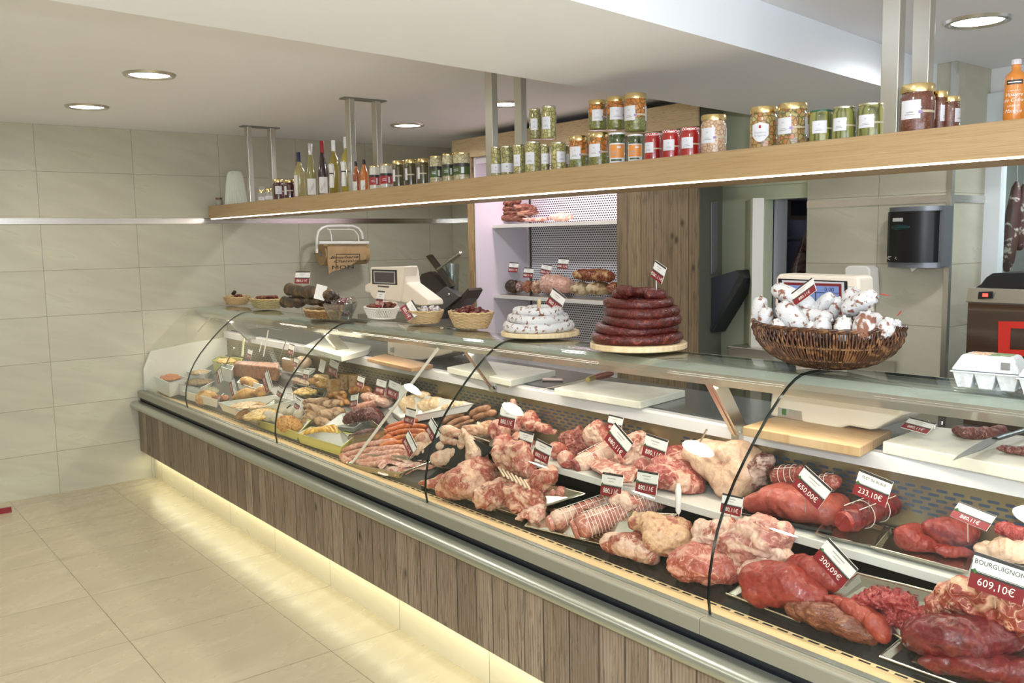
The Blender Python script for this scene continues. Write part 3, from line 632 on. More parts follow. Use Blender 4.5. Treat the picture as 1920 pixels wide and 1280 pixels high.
def lump(name,lobes,mat,label=None,cat=None,group=None,z0=.57,amp=.004,fr=22.,parent=None,y=None,seed=None,vox=None,smooth=10,fine=.0012,flat=True,bridge=True):
    g_=1.10 if (z0<.95 and y is None) else 1.0
    L=[pxlobe(l[0],l[1],l[2]*g_+1,l[3]*g_+1,*l[4:],z0=z0,y=y) for l in lobes]
    if bridge:
        X=[]
        for i in range(len(L)):
            for j in range(i):
                (c1,r1,R1),(c2,r2,R2)=L[i],L[j]; d=(c1-c2).length
                if d<(max(r1)+max(r2))*.95: X.append(((c1+c2)/2,tuple((r1[k]+r2[k])*.5*.98 for k in range(3)),R1))
        L=L+X[:14]
    if parent is not None: O=parent.location.copy()
    else: O=V((L[0][0].x,L[0][0].y,base_z(L[0][0],z0) if flat else L[0][0].z))
    me=blend(L,O,vox,amp*1.5,fr,(0. if (z0>.765 or (z0>-.5 and O.x<3.0)) else -.03) if flat else -9,smooth,rnd.randint(0,99) if seed is None else seed,fine)
    me.materials.append(mat); me.name=name
    o=bpy.data.objects.new(name,me); COL.objects.link(o)
    if parent is not None: o.parent=parent
    else: o.location=O; tag(o,label,cat,group)
    return o
def smoothpath(P,k=4):
    P=[V(p) for p in P]
    if len(P)<3: return [P[0].lerp(P[-1],i/(2*k)) for i in range(2*k+1)]
    Q=[P[0]*2-P[1]]+P+[P[-1]*2-P[-2]]; o=[]
    for i in range(1,len(Q)-2):
        for j in range(k):
            t=j/k; a,b_,c,d=Q[i-1],Q[i],Q[i+1],Q[i+2]
            o.append(.5*((2*b_)+(c-a)*t+(2*a-5*b_+4*c-d)*t*t+(3*b_-a-3*c+d)*t**3))
    o.append(P[-1]); return o
def sausage(pts,r,mat,label,cat='sausage',group=None,z=.6,y=None,name='sausage',parent=None,n=12,k=4,knot=True,wob=.06,rm=None):
    """bent link with rounded, tied ends; pts in picture points on a real plane, r in picture points"""
    P=[(at2(p[0],p[1],(p[2] if len(p)>2 else z)) if y is None else at(p[0],p[1],y=y)) for p in pts]
    rr=rm if rm else r*mpp(P[0]); S=smoothpath(P,k); N=len(S); R=[]
    Ls=[0]
    for i in range(1,N): Ls.append(Ls[-1]+(S[i]-S[i-1]).length)
    T=Ls[-1] or 1
    S2=[];R=[]
    for i in range(N):
        d=min(Ls[i],T-Ls[i])/(rr*1.1); f=math.sqrt(max(0,1-(1-min(1,d))**2)); R.append(max(rr*.18,rr*f*(1+wob*math.sin(i*2.3)))) 
    # extra end rings
    a=(S[1]-S[0]); b_=(S[-1]-S[-2]); S2=[S[0]]+[S[0]+a*.35]+S[1:-1]+[S[-1]-b_*.35]+[S[-1]]; R2=[R[0],max(R[0],min(rr,rr*.72))]+R[1:-1]+[max(R[-1],min(rr,rr*.72)),R[-1]]
    O=S2[len(S2)//2].copy() if parent is None else parent.location.copy()
    b=MB(); b.tube([p-O for p in S2],R2,n)
    if knot: b.ball(S2[0]-O,rr*.22,8,6); b.ball(S2[-1]-O,rr*.22,8,6)
    o=b.build(name,mat,parent,ang=80)
    if parent is None: o.location=O; tag(o,label,cat,group)
    return o
# ---------------------------------------------------------------- price cards
m_cardW=pm('card_white',(.78,.76,.72),.4)
def card(px,py,roll=0,label='',price='880,11€',text=None,w=.105,yaw=-6,lean=14,pin=.05,h=.074,small=False,group='price cards',blank=False,**k):
    P=at(px,py,**k); t=thing('price_card',label,'price card',P,math.radians(yaw),group)
    Mx=Euler((math.radians(-lean),math.radians(roll),0)).to_matrix().to_4x4()
    W=w/2;H=h/2
    def q(b,x0,x1,z0,z1,yy,m): b.add([(x0,yy,z0),(x1,yy,z0),(x1,yy,z1),(x0,yy,z1)],[(0,1,2,3)],m,Mx)
    b=MB(); b.add([(x,y,z) for x in(-W,W) for y in(-.0012,.0012) for z in(-H,H)],[(0,1,3,2),(4,6,7,5),(0,4,5,1),(2,3,7,6),(0,2,6,4),(1,5,7,3)],0,Mx)
    if not blank:
        q(b,-W,W,H*.80,H,-.0016,1)
        q(b,-W,W,-H*.18,-H*.0,-.0016,1); q(b,-W,W,-H,-H*.18,-.0016,2)
        q(b,-W*.93,W*.93,-H*.05,-H*.03,-.0018,5)
        if not small:
            for dx,dz in ((-.003,0),(.003,0),(0,.003),(0,-.003)):
                b.ball(Mx@V((-W*.86+dx,-.002,-H*.05+dz)),(.003,.0008,.003),8,5,3)
    else: q(b,-W,W,H*.6,H,-.0016,0)
    o=b.build('card',[m_cardW,m_darkband,m_red,m_green,m_greyink,m_whitep],t,smooth=False)
    if not blank:
        c=MB(); tv,tf=text2d(price,h*.30); c.add([(x*1.05,-.0021,z-H*.56) for x,z in tv],tf,0,Mx)
        for kx in (-.36,-.14,.08):
            pass
        c.build('price_digits',m_whitep,t,smooth=False)
        c=MB()
        if text:
            for i,ln in enumerate(text.split('|')):
                tv,tf=text2d(ln,h*.19*(11/max(11,len(ln)))); c.add([(x,-.0021,z+H*(.50 if '|' not in text else .60-.28*i)) for x,z in tv],tf,0,Mx)
        else:
            q(c,-W*.45,W*.35,H*.50,H*.58,-.0021,0); q(c,-W*.3,W*.2,H*.26,H*.31,-.0021,0)
        c.build('name_lettering',m_ink if text else m_greyink,t,smooth=False)
    if pin: b=MB(); b.tube([Mx@V((0,0,-H)),Mx@V((0,.0,-H))+V((0,.005,-pin))],.0013,6); b.build('pin',m_steel,t)
    return t
# ---------------------------------------------------------------- jars and bottles
def pieces(name,ca,cb,gap,scale,rough=.18,stretch=(1,1,1),split=None,top=None,lo=.0):
    if name in MATS: return MATS[name]
    m,n,l,b=nt(name); v=coords(n,l,stretch)
    def vor(ca,cb,sc_):
        vo=n.new('ShaderNodeTexVoronoi'); vo.inputs['Scale'].default_value=sc_; l.new(v,vo.inputs['Vector'])
        ve=n.new('ShaderNodeTexVoronoi'); ve.feature='DISTANCE_TO_EDGE'; ve.inputs['Scale'].default_value=sc_; l.new(v,ve.inputs['Vector'])
        sp=n.new('ShaderNodeSeparateColor'); l.new(vo.outputs['Color'],sp.inputs[0])
        return mixc(n,l,ramp(n,l,ve.outputs['Distance'],[(.0,(1,1,1)),(.14,(0,0,0))]),mixc(n,l,sp.outputs[0],ca,cb),gap)
    c=vor(ca,cb,scale)
    if split is not None:
        tc=n.new('ShaderNodeTexCoord'); sx=n.new('ShaderNodeSeparateXYZ'); l.new(tc.outputs['Object'],sx.inputs[0])
        c=mixc(n,l,mth(n,l,'GREATER_THAN',sx.outputs[2],split),c,vor(top[0],top[1],top[3]))
    l.new(c,b.inputs['Base Color']); b.inputs['Roughness'].default_value=.35; b.inputs['Coat Weight'].default_value=1; b.inputs['Coat Roughness'].default_value=.03
    MATS[name]=m; return m
def gcoat(name,c,c2=None,sc_=8): 
    if name in MATS: return MATS[name]
    m=speck(name,c,c2 or tuple(x*1.5+.01 for x in c),.5,.7,sc_,.3,1.,(1,1,.3),0); return m
CT=dict(
 olive=pieces('olives',(.40,.36,.12),(.56,.50,.20),(.12,.11,.025),64),
 olive2=pieces('green_olives',(.30,.27,.09),(.45,.40,.16),(.09,.08,.02),64),
 carrot=pieces('peas_and_carrots',(.16,.17,.03),(.28,.27,.07),(.07,.07,.012),110,split=.048,top=((.50,.13,.015),(.70,.24,.03),0,55)),
 pickle=pieces('pickled_veg',(.05,.08,.02),(.12,.14,.04),(.015,.025,.008),60),
 red=gcoat('red_pepper_sauce',(.40,.012,.010)),
 bean=pieces('white_beans',(.72,.52,.34),(.55,.36,.22),(.30,.17,.09),75),
 mace=pieces('mixed_vegetables',(.45,.42,.16),(.46,.14,.03),(.08,.07,.02),70),
 gherkin=pieces('gherkins',(.17,.19,.035),(.30,.29,.07),(.05,.06,.012),40,stretch=(1,1,.12)),
 brown=pieces('lentils',(.13,.035,.015),(.22,.07,.03),(.06,.015,.008),150),
 lard=gcoat('white_lard',(.72,.70,.60),(.66,.63,.52)),
 green=gcoat('green_conserve',(.075,.062,.01),(.03,.03,.006)),
 onion=pieces('pickled_onions',(.52,.46,.26),(.60,.55,.36),(.28,.23,.10),55),
 jam=gcoat('dark_red_jam',(.07,.006,.005)),
 clear=gcoat('pale_glass',(.42,.40,.33)))
lid_w=pm('lid_white',(.8,.8,.8),.3); 
def gingham():
    m,n,l,b=nt('gingham_lid'); v=coords(n,l,(1,1,1),False)
    ck=n.new('ShaderNodeTexChecker'); ck.inputs['Scale'].default_value=180; ck.inputs[1].default_value=(.55,.02,.03,1); ck.inputs[2].default_value=(.85,.82,.80,1); l.new(v,ck.inputs[0])
    l.new(ck.outputs[0],b.inputs['Base Color']); b.inputs['Roughness'].default_value=.3; return m
lid_g=gingham()
m_lblue=pm('label_white',(.72,.72,.76),.45); m_orange=pm('label_orange',(.75,.28,.06),.45); m_seal=pm('violet_seal',(.35,.22,.45),.5)
m_lred=pm('label_red',(.38,.02,.02),.4); m_lgreen=pm('label_green',(.06,.10,.02),.4); m_band=pm('paper_band',(.55,.48,.32),.5)
def patch(b,r,phi,half,z0,z1,m=0,n=9):
    vs=[];fs=[]
    for i in range(n+1):
        a=phi-half+2*half*i/n; vs+=[(r*math.cos(a),r*math.sin(a),z0),(r*math.cos(a),r*math.sin(a),z1)]
    for i in range(n): fs.append((2*i,2*i+2,2*i+3,2*i+1))
    b.add(vs,fs,m)
def ctext(b,s,r,phi,zc,size,m=0,shear=0):
    tv,tf=text2d(s,size,shear=shear); b.add([(r*math.cos(phi+x/r),r*math.sin(phi+x/r),zc+z) for x,z in tv],tf,m)
def jar(px,yt,yb,w,ct,lab,lid='gold',tall=False,dl=0,style='std',yy=-.36,zb=1.906,txt=None,group='preserve jars on the hanging shelf',lidh=None,half=.62,shape=.9):
    P=at(px,yb,y=yy); s=mpp(P); r=w*s/2; h=(yb-yt)*s; P=V((at(px,(yt+yb)/2,y=yy+r).x,yy+r,zb))
    t=thing('glass_jar',lab,'jar',P,0,group)
    lh=lidh or (.15 if tall else .06); hb=h*(1-lh)
    b=MB(); b.lathe([(r*.90,0),(r*.99,h*.03),(r,h*.06),(r,hb*.86),(r*.97,hb*.91),(r*shape,hb*.96),(r*shape,hb)],26); b.build('glass_body',CT[ct],t,ang=60)
    lm={'gold':m_gold,'silver':pm('pale_gold_lid',(.72,.68,.5),.25,1),'white':lid_w,'ging':lid_g,'green':pm('green_lid',(.02,.12,.07),.3)}[lid]
    rl=r*(shape+.05 if not tall else .985)
    b=MB(); b.lathe([(rl,hb-.0),(rl*1.01,hb+h*lh*.15),(rl,hb+h*lh*.85),(rl*.96,h)],26); b.build('lid',lm,t,ang=40)
    phi=math.atan2(CP.y-P.y,CP.x-P.x)+math.radians(dl)
    b=MB(); R=r+.0008
    if style=='std':
        patch(b,R,phi,half,h*.28,h*.66,0); patch(b,R+.0003,phi,half*.5,h*.36,h*.375,2); patch(b,R+.0003,phi,half*.35,h*.40,h*.412,2)
        ctext(b,txt or 'W',R+.0006,phi,h*.54 if not txt else h*.42,h*.07 if not txt else h*.05,2)
        if tall or ct in('red','gherkin'): patch(b,R,phi+half+.55,.55,h*.40,h*.45,3)
        patch(b,R,phi+half+1.35,.3,h*.27,h*.66,0)
        if tall: patch(b,R+.0005,phi+half,.12,h*.38,h*.44,4)
    elif style=='wrap': patch(b,R,phi,1.5,h*.12,h*.42,0,14); patch(b,R+.0003,phi-.2,.3,h*.2,h*.21,2); patch(b,R+.0003,phi-.1,.14,h*.28,h*.33,2)
    elif style=='orange':
        patch(b,R,phi,.95,h*.05,h*.66,0,12); patch(b,R+.0004,phi,.85,h*.2,h*.62,1,12); patch(b,R+.0007,phi-.35,.3,h*.36,h*.40,2); patch(b,R+.0007,phi-.35,.25,h*.28,h*.31,2); patch(b,R+.0007,phi+.2,.2,h*.5,h*.56,0)
        patch(b,R+.0006,phi-.1,.6,h*.10,h*.16,6)
    elif style=='shield':
        n=12; vs=[];fs=[]
        for i in range(n+1):
            q=-1+2*i/n; a=phi+q*.62; top=.62-.05*abs(q); bot=.16+.16*abs(q)**2
            vs+=[(R*math.cos(a),R*math.sin(a),h*bot),(R*math.cos(a),R*math.sin(a),h*top)]
        b.add(vs,[(2*i,2*i+2,2*i+3,2*i+1) for i in range(n)],0)
        ctext(b,'Macédoine',R+.0006,phi,h*.38,h*.065,2); ctext(b,'de légumes',R+.0006,phi,h*.31,h*.065,2); patch(b,R+.0006,phi,.08,h*.48,h*.55,5)
    elif style=='redband': patch(b,R,phi,1.5,h*.2,h*.55,5,14); patch(b,R+.0004,phi,1.5,h*.52,h*.62,7,14); patch(b,R+.0006,phi+.45,.16,h*.24,h*.48,0); patch(b,R+.0006,phi-.35,.35,h*.38,h*.40,0); patch(b,R+.0006,phi-.35,.35,h*.32,h*.34,0)
    elif style=='greenband': patch(b,R,phi,1.5,h*.22,h*.58,6,14); patch(b,R+.0004,phi,1.5,h*.50,h*.62,7,14); patch(b,R+.0006,phi+.5,.16,h*.26,h*.48,0); patch(b,R+.0006,phi-.35,.35,h*.40,h*.42,0); patch(b,R+.0006,phi-.35,.35,h*.34,h*.36,0)
    elif style=='side': patch(b,R,phi-.95,.35,h*.22,h*.66,0); patch(b,R,phi-.0,.62,h*.40,h*.45,3)
    b.build('paper_label',[m_lblue,m_orange,m_greyink,m_band,m_seal,m_lred,m_lgreen,m_darkband],t)
    return t
def bottle(px,yt,yb,w,col,cap,lab,kind='wine',yy=-.34,label=True,txt=None):
    P=at(px,yb,y=yy); s=mpp(P); r=w*s/2; h=(yb-yt)*s; P=V((at(px,yb,y=yy+r).x,yy+r,1.906))
    t=thing('glass_bottle',lab,'bottle',P,0,'bottles on the hanging shelf')
    pf={'wine':[(.85,0),(1,.02),(1,.52),(.93,.60),(.5,.70),(.36,.75),(.34,.80)],'flute':[(.85,0),(1,.02),(1,.38),(.88,.5),(.6,.65),(.42,.75),(.36,.80)],
        'square':[(.9,0),(1,.01),(1,.55),(.9,.62),(.62,.70),(.42,.73),(.40,.80)],'small':[(.9,0),(1,.03),(1,.55),(.8,.66),(.45,.78),(.42,.86)],'vin':[(.95,0),(1,.02),(1,.70),(.9,.76),(.5,.82),(.42,.84),(.42,.93)]}[kind]
    sn=4 if kind=='square' else 28
    M=Matrix.Rotation(math.radians(20),4,'Z') if sn==4 else None
    b=MB(); b.lathe([(r*a*(1.15 if sn==4 else 1),h*z) for a,z in pf],12 if sn==4 else 28,M=M); b.build('glass_body',col,t,ang=55)
    tp=pf[-1][1]; rc=r*pf[-1][0]*1.12; b=MB(); b.lathe([(rc,h*(tp-.01)),(rc*1.0,h*.985),(rc*.9,h)],20); b.build('cap',cap,t,ang=40)
    phi=math.atan2(CP.y-P.y,CP.x-P.x); R=r+.0008
    b=MB()
    if kind=='square':
        R=r*1.18; ph=phi-.55; b.lathe([(.013,h*.12),(.014,h*.2),(.012,h*.35),(.016,h*.55)],12,(R*math.cos(ph),R*math.sin(ph),0),0); b.lathe([(.0135,h*.37),(.0135,h*.39)],12,(R*math.cos(ph),R*math.sin(ph),0),2); b.build('paper_scroll',[m_cardW,m_cardW,m_ink],t)
    elif kind=='vin':
        patch(b,R,phi-.1,.75,h*.60,h*.67,2); patch(b,R+.0004,phi-.1,.6,h*.625,h*.64,3)
        for i,(tx,sz) in enumerate((('Vinaigre',.085),('de Cidre',.085),('à pulpe de',.045),('Mangue',.085))): ctext(b,tx,R+.0006,phi-.15,h*(.44-.085*i),h*sz,3,.4)
        patch(b,R,phi-.1,.6,h*.50,h*.505,3); b.build('printed_lettering',[m_whitep,m_whitep,m_darkband,m_whitep],t)
    elif label:
        patch(b,R,phi-(.0 if kind=='flute' else .75),.85 if kind!='wine' else .4,h*.04,h*.34 if kind!='wine' else h*.5,0,12)
        for k in range(4): patch(b,R+.0005,phi-.3+.2*k,.04,h*(.08+.03*k),h*(.16+.035*k),1)
        b.build('paper_label',[m_cardW,m_greyink],t)
    return t
# bottles, left to right
B=bottle
B(563,281,367,22,gcoat('pale_wine',(.42,.36,.14),(.30,.26,.09)),pm('cap_violet',(.03,.025,.07),.4),'pale white wine bottle with dark violet capsule, leftmost bottle on the hanging shelf')
B(585,265,365,20,gcoat('olive_wine',(.22,.20,.05),(.30,.27,.09)),m_silver,'slim olive-green wine bottle with silver capsule on the hanging shelf','flute')
B(607,260,362,20,gcoat('red_wine',(.025,.003,.005),(.04,.004,.006)),pm('cap_red',(.35,.01,.02),.35),'slim dark red wine bottle with red capsule on the hanging shelf','flute')
B(628,256,357,17,gcoat('amber_spirit',(.33,.25,.03),(.20,.13,.02)),lid_w,'angular amber bottle with white capsule and paper scroll, beside the red wine','square')
B(651,250,355,18,gcoat('gold_spirit',(.52,.42,.06),(.34,.26,.03)),lid_w,'tallest angular golden bottle with white capsule and paper scroll','square')
B(669,295,352,13,gcoat('amber_oil',(.50,.13,.02),(.16,.03,.01)),m_black,'small amber flask with black cap, left one of the two small flasks','small')
B(684,292,351,15,gcoat('amber_oil2',(.55,.15,.02),(.18,.04,.01)),m_black,'small amber flask with black cap standing next to the white lard jars','small')
B(1901,111,229,38,gcoat('orange_vinegar',(.66,.22,.02),(.58,.19,.015)),pm('grey_stopper',(.55,.52,.55),.3),'orange vinegar bottle with grey stopper at the right end of the hanging shelf','vin')
J=jar
J(490,353,375,11,'clear','tiny pale jar with gold lid, left one of the small pair left of the jam','gold',lidh=.25,style='wrap'); J(504,351,374,14,'clear','tiny pale jar with gold lid touching the dark red jam jars','gold',lidh=.25,style='wrap')
J(522,334,373,20,'jam','dark red jam jar with white label, left of the pair','gold',True,0,'std'); J(543,333,369,20,'jam','dark red jam jar with a narrow side label, left of the first bottle','gold',True,0,'side')
J(702,305,350,19,'lard','white lard jar with red band label, left of the two','gold',style='redband'); J(724,302,348,23,'lard','white lard jar with red band label, beside the dark green jars','gold',style='redband')
for px,yt,yb,s in ((747,295,345,'leftmost of the three'),(770,292,342,'middle one of the three'),(793,289,338,'rightmost of the three')): J(px,yt,yb,22,'green','dark green conserve jar with tall gold lid, '+s,'gold',True,0,'side')
J(817,286,337,23,'onion','pickled onion jar with green band label, first of the three','gold',style='greenband'); J(840,282,335,22,'onion','pickled onion jar with green band label, between two others','gold',style='greenband'); J(866,279,332,33,'onion','widest pickled onion jar with green band label, before the header board','gold',style='greenband',dl=-25)
J(930,267,324,19,'olive','small olive jar with low white wrap label, leftmost beside the middle posts','silver',style='wrap'); J(951,265,321,23,'olive2','small olive jar with low white wrap label, second from the middle posts','silver',style='wrap')
J(973,262,318,22,'olive','green olive jar third from the middle posts, label at its left side','silver',dl=-25)
J(999,258,317,31,'olive','wide green olive jar under the left stacked jar','silver',dl=-25); J(1022,261,312,17,'olive2','narrow olive jar squeezed between two wide olive jars','silver',half=.9); J(1047,258,311,29,'olive','wide green olive jar under the right stacked jar','silver',dl=25); J(1066,259,308,14,'olive2','half-hidden olive jar left of the carrot jars','silver',yy=-.28)
J(1085,244,305,37,'carrot','peas and carrots jar in the lower row, left one','gold',True,-25); J(1123,239,302,40,'carrot','peas and carrots jar in the lower row, right one','gold',True,-30)
J(1157,240,299,34,'pickle','dark pickle jar with orange label, left of the pair','white',style='orange'); J(1191,244,296,31,'pickle','dark pickle jar with orange label, touching the red jars','white',style='orange')
def zof(px,py,yy): return at(px,py,y=yy).z
J(1003,202,258,22,'olive2','olive jar stacked on top, left one of two','silver',zb=zof(1003,258,-.34),dl=-10,yy=-.33); J(1029,197,257,28,'olive','olive jar stacked on top, right one of two','silver',zb=zof(1029,257,-.34),dl=-25,yy=-.33)
J(1120,185,240,34,'carrot','upper carrot jar, leftmost of three stacked','gold',True,0,zb=zof(1120,241,-.34),yy=-.34); J(1154,179,239,35,'carrot','upper carrot jar, middle one of three stacked','gold',True,10,zb=zof(1154,240,-.34),yy=-.34,half=.8); J(1191,172,243,42,'carrot','upper carrot jar, rightmost of three stacked','gold',True,-35,zb=zof(1191,244,-.34),yy=-.34)
J(1225,241,292,33,'red','red pepper sauce jar with gingham lid, leftmost','ging',dl=-35,lidh=.1); J(1258,237,290,36,'red','red pepper sauce jar with gingham lid, in the middle','ging',dl=-15,lidh=.1); J(1294,232,286,38,'red','red pepper sauce jar with gingham lid, next to the bean jar','ging',dl=-20,lidh=.1)
J(1338,208,282,48,'bean','tall jar of white beans with gold lid','gold',True,-30)
J(1432,195,274,52,'mace','mixed vegetable jar with white shield label','gold',True,-15,'shield'); J(1486,188,268,54,'mace','mixed vegetable jar with rectangular label beside the gherkins','gold',True,-40)
J(1522,196,262,24,'gherkin','gherkin jar with gold lid standing in the back row','gold',True,0,yy=-.24)
J(1540,202,263,44,'gherkin','gherkin jar, leftmost of the front three','green',dl=-10,lidh=.05); J(1583,196,259,43,'gherkin','gherkin jar, middle of the front three','silver',dl=-25); J(1634,190,254,50,'gherkin','gherkin jar, right of the three beside the tall posts','silver',dl=-25)
J(1720,156,247,62,'brown','largest jar of brown lentils with white label, right of the posts','gold',True,-25,txt='Lentilles',lidh=.17); J(1762,165,243,30,'brown','jar of brown lentils half hidden behind the largest one','gold',True,40,yy=-.28); J(1783,173,240,32,'brown','dark lentil jar at the right end of the lentil row','gold',True,60,yy=-.27)
# pleated shades at the far end
def pleat(px,yt,yb,w,lab,yy,rt=.5):
    P=at(px,yb,y=yy); s=mpp(P); r=w*s/2; h=(yb-yt)*s; n=72; vs=[];fs=[]
    for k,(q,z) in enumerate(((1,0),(.92,.3),(.82,.6),(.70,.85),(rt,.97),(rt*.4,1))):
        for i in range(n): a=2*PI*i/n; rr=r*q*(1+.035*(1 if i%2 else -1)); vs.append((rr*math.cos(a),rr*math.sin(a),h*z))
    for k in range(5):
        for i in range(n): j=(i+1)%n; fs.append((k*n+i,k*n+j,(k+1)*n+j,(k+1)*n+i))
    fs.append(tuple(5*n+i for i in range(n)))
    b=MB().add(vs,fs); o=b.build('pleated_cover',pm('pleated_white',(.72,.74,.64),.5),loc=(P.x,yy,1.906),ang=10); tag(o,lab,'cover')
pleat(443,321,385,40,'large white pleated cone at the far left end of the hanging shelf',-.28,.55); pleat(493,343,376,20,'smaller white pleated cone behind the first hanging post',-.20,.5)
t=thing('small_jar','tiny glass jar with brown lid at the extreme left end of the shelf','jar',(at(411,384,y=-.36).x,-.36,1.906)); b=MB(); b.lathe([(.022,0),(.026,.01),(.026,.035),(.02,.045)],16); b.build('glass_body',CT['clear'],t); b=MB(); b.lathe([(.022,.045),(.023,.058)],16); b.build('lid',pm('brown_lid',(.2,.08,.05),.4),t)
# ---------------------------------------------------------------- things standing on the glass top
def top(px,py):
    P=at(px,py,z=1.24)
    for _ in range(3): P=at(px,py,z=ZT(P.x)+.0078)
    return P
m_wick=speck('pale_wicker',(.62,.43,.22),(.52,.34,.15),.5,.72,60,.5,base2=(.58,.40,.20),bump=.1)
m_wickr=speck('wicker_rim',(.68,.50,.26),(.50,.33,.14),.5,.62,60,.45)
m_wickg=speck('green_wicker',(.50,.42,.20),(.38,.30,.12),.5,.62,60,.5)
m_wickd=speck('dark_willow',(.085,.030,.012),(.20,.09,.035),.52,.62,40,.22,.3,base2=(.04,.014,.007))
def basket(P,rx,ry,h,lab,mat=None,rim=None,rows=8,tr=.0034,flare=.72,stakes=26,name='wicker_basket',square=False,group='baskets on the glass top'):
    t=thing(name,lab,'basket',P,0,group); mat=mat or m_wick; rim=rim or m_wickr
    def ring(f,z,off,ph):
        pts=[];n=stakes*4
        for i in range(n):
            a=2*PI*i/n; w=off*math.sin(stakes/2*a+ph)
            ca,sa=math.cos(a),math.sin(a)
            if square: q=1/max(abs(ca)**6+abs(sa)**6,1e-9)**(1/6) ; ca*=q; sa*=q
            pts.append(((rx*f+w)*ca,(ry*f+w)*sa,z))
        return pts
    b=MB()
    for k in range(rows):
        u=(k+.5)/rows; f=flare+(1-flare)*u**.8; b.tube(ring(f,.004+u*(h-.01),.0022,PI*(k%2)),tr,5,0,True,flat=1.25)
    b.build('woven_side',mat,t,ang=80)
    b=MB()
    for i in range(stakes):
        a=2*PI*i/stakes; ca,sa=math.cos(a),math.sin(a)
        if square: q=1/max(abs(ca)**6+abs(sa)**6,1e-9)**(1/6); ca*=q; sa*=q
        b.tube([((rx*f)*ca,(ry*f)*sa,z) for f,z in ((flare,0),(flare+(1-flare)*.6,h*.5),(1,h))],.0022,5)
    b.build('stakes',rim,t,ang=80)
    b=MB(); b.tube([(p[0],p[1],h+.002*math.sin(i*.9)) for i,p in enumerate(ring(1.0,h,.0,0))],.0055,7,0,True); b.build('rim',rim,t,ang=80)
    b=MB(); b.lathe([(rx*flare*.2,.001),(rx*flare,.001),(rx*flare,.006)],24,sy=ry/rx); b.build('base',mat,t)
    return t
def inb(P,dx,dy,dz): return V((P.x+dx,P.y+dy,P.z+dz))
def link(P,Q,r,mat,lab,group,cat='sausage',bendz=0,name='dried_sausage'):
    P=V(P);Q=V(Q); M_=(P+Q)/2+V((0,0,bendz)); O=M_.copy(); S=smoothpath([P,M_,Q],4); N=len(S); R=[r*max(.25,math.sqrt(max(0,1-(2*i/(N-1)-1)**6))) for i in range(N)]
    b=MB(); b.tube([p-O for p in S],R,10); o=b.build(name,mat,ang=80); o.location=O; tag(o,lab,cat,group); return o
m_dried=meat('dried_sausage_skin',(.20,.035,.02),(.42,.22,.15),.38,30,lean2=(.10,.02,.015),rough=.4)
m_dust=speck('white_mould_skin',(.66,.66,.66),(.24,.10,.06),.56,.63,60,.6,base2=(.60,.60,.60),detail=6,bump=.5)
m_dustb=speck('patchy_mould_skin',(.64,.64,.64),(.22,.09,.05),.49,.58,40,.6,base2=(.58,.58,.58),detail=6,bump=.5)
m_dark=meat('dark_chorizo_skin',(.10,.012,.009),(.26,.055,.03),.36,40,lean2=(.05,.007,.006),rough=.28,veins=False)
m_black=m_black
m_smoke=speck('smoked_rind',(.045,.022,.01),(.14,.075,.025),.5,.62,18,.45,base2=(.02,.012,.008))
# leftmost round basket, square basket
P=top(427,571); s=mpp(P); basket(P+V((0,.07,0)),29*s,26*s*.9,.052,'small round pinkish wicker basket at the far left end of the glass top',rows=7); C=P+V((0,.07,.05))
link(inb(C,-.05,0,.008),inb(C,.05,.02,.012),.012,m_dried,'pink sliced sausage lying in the leftmost basket','x'); link(inb(C,-.005,-.03,.02),inb(C,.03,-.02,.045),.013,m_smoke,'dark sausage tip sticking up from the leftmost basket','x')
for o in (bpy.data.objects[n_] for n_ in [x.name for x in bpy.data.objects if x.get('group')=='x']): del o['group']
P=top(484,579); P+=V((0,.06,0)); basket(P,.125,.075,.062,'square pale green wicker basket, second from the left',m_wickg,m_wickr,8,flare=.75,square=True)
for k in range(4): link(inb(P,-.09+.025*k,-.035+.02*k,.068),inb(P,.06+.01*k,-.02+.02*k,.078),.012,m_dried,'dark mottled dried sausage in the square pale basket','sausages in the square basket')
# dark shallow basket with smoked meats
P=top(580,597); P+=V((0,.085,0)); basket(P,.15,.09,.045,'shallow brown wicker tray under the dark smoked hams',speck('brown_wicker',(.30,.17,.06),(.18,.09,.03),.5,.6,60,.5),None,6,flare=.85)
for i,(q,r_,lab) in enumerate((([(538,541),(560,546),(600,549),(624,556)],11,'longest smoked black ham lying on top of the pile'),([(530,566),(548,566),(570,566)],10,'smoked black sausage at the lower left of the pile'),([(560,561),(590,563),(618,566)],9,'smoked dark meat at the lower right of the pile'),([(600,545),(622,552),(634,560)],7,'thin brown smoked piece at the right of the pile'))):
    sausage(q,r_,m_smoke,lab,'smoked meat','smoked meats on the brown tray',y=P.y-.02+.01*i,name='smoked_meat',knot=False,wob=.16)
# clear bowl with bagged salami
P=top(616,600); P+=V((0,.07,0)); s=mpp(P)
t=thing('plastic_bowl','clear plastic bowl full of bagged reddish dried sausages','bowl',P,0)
b=MB(); b.lathe([(.068,0),(.072,.004),(.112,.085),(.118,.088),(.109,.086),(.069,.006)],32,sy=.8,bottom=False,top=False); b.build('bowl_wall',archglass('clear_plastic_bowl',(.80,.80,.80),.16),t)
m_purp=meat('purple_salami',(.20,.04,.05),(.50,.33,.32),.45,26,lean2=(.12,.03,.04))
for k in range(14):
    a=k*2.4; rr=.055*math.sqrt(((k*7)%14)/14); z=.022+.035*(k//5)
    link(inb(P,rr*math.cos(a)-.018,rr*math.sin(a)*.7,z),inb(P,rr*math.cos(a)+.02,rr*math.sin(a)*.7+.01,z+.012),.015,m_purp,'purple-red mini sausage piled in the clear bowl','mini sausages in the clear bowl')
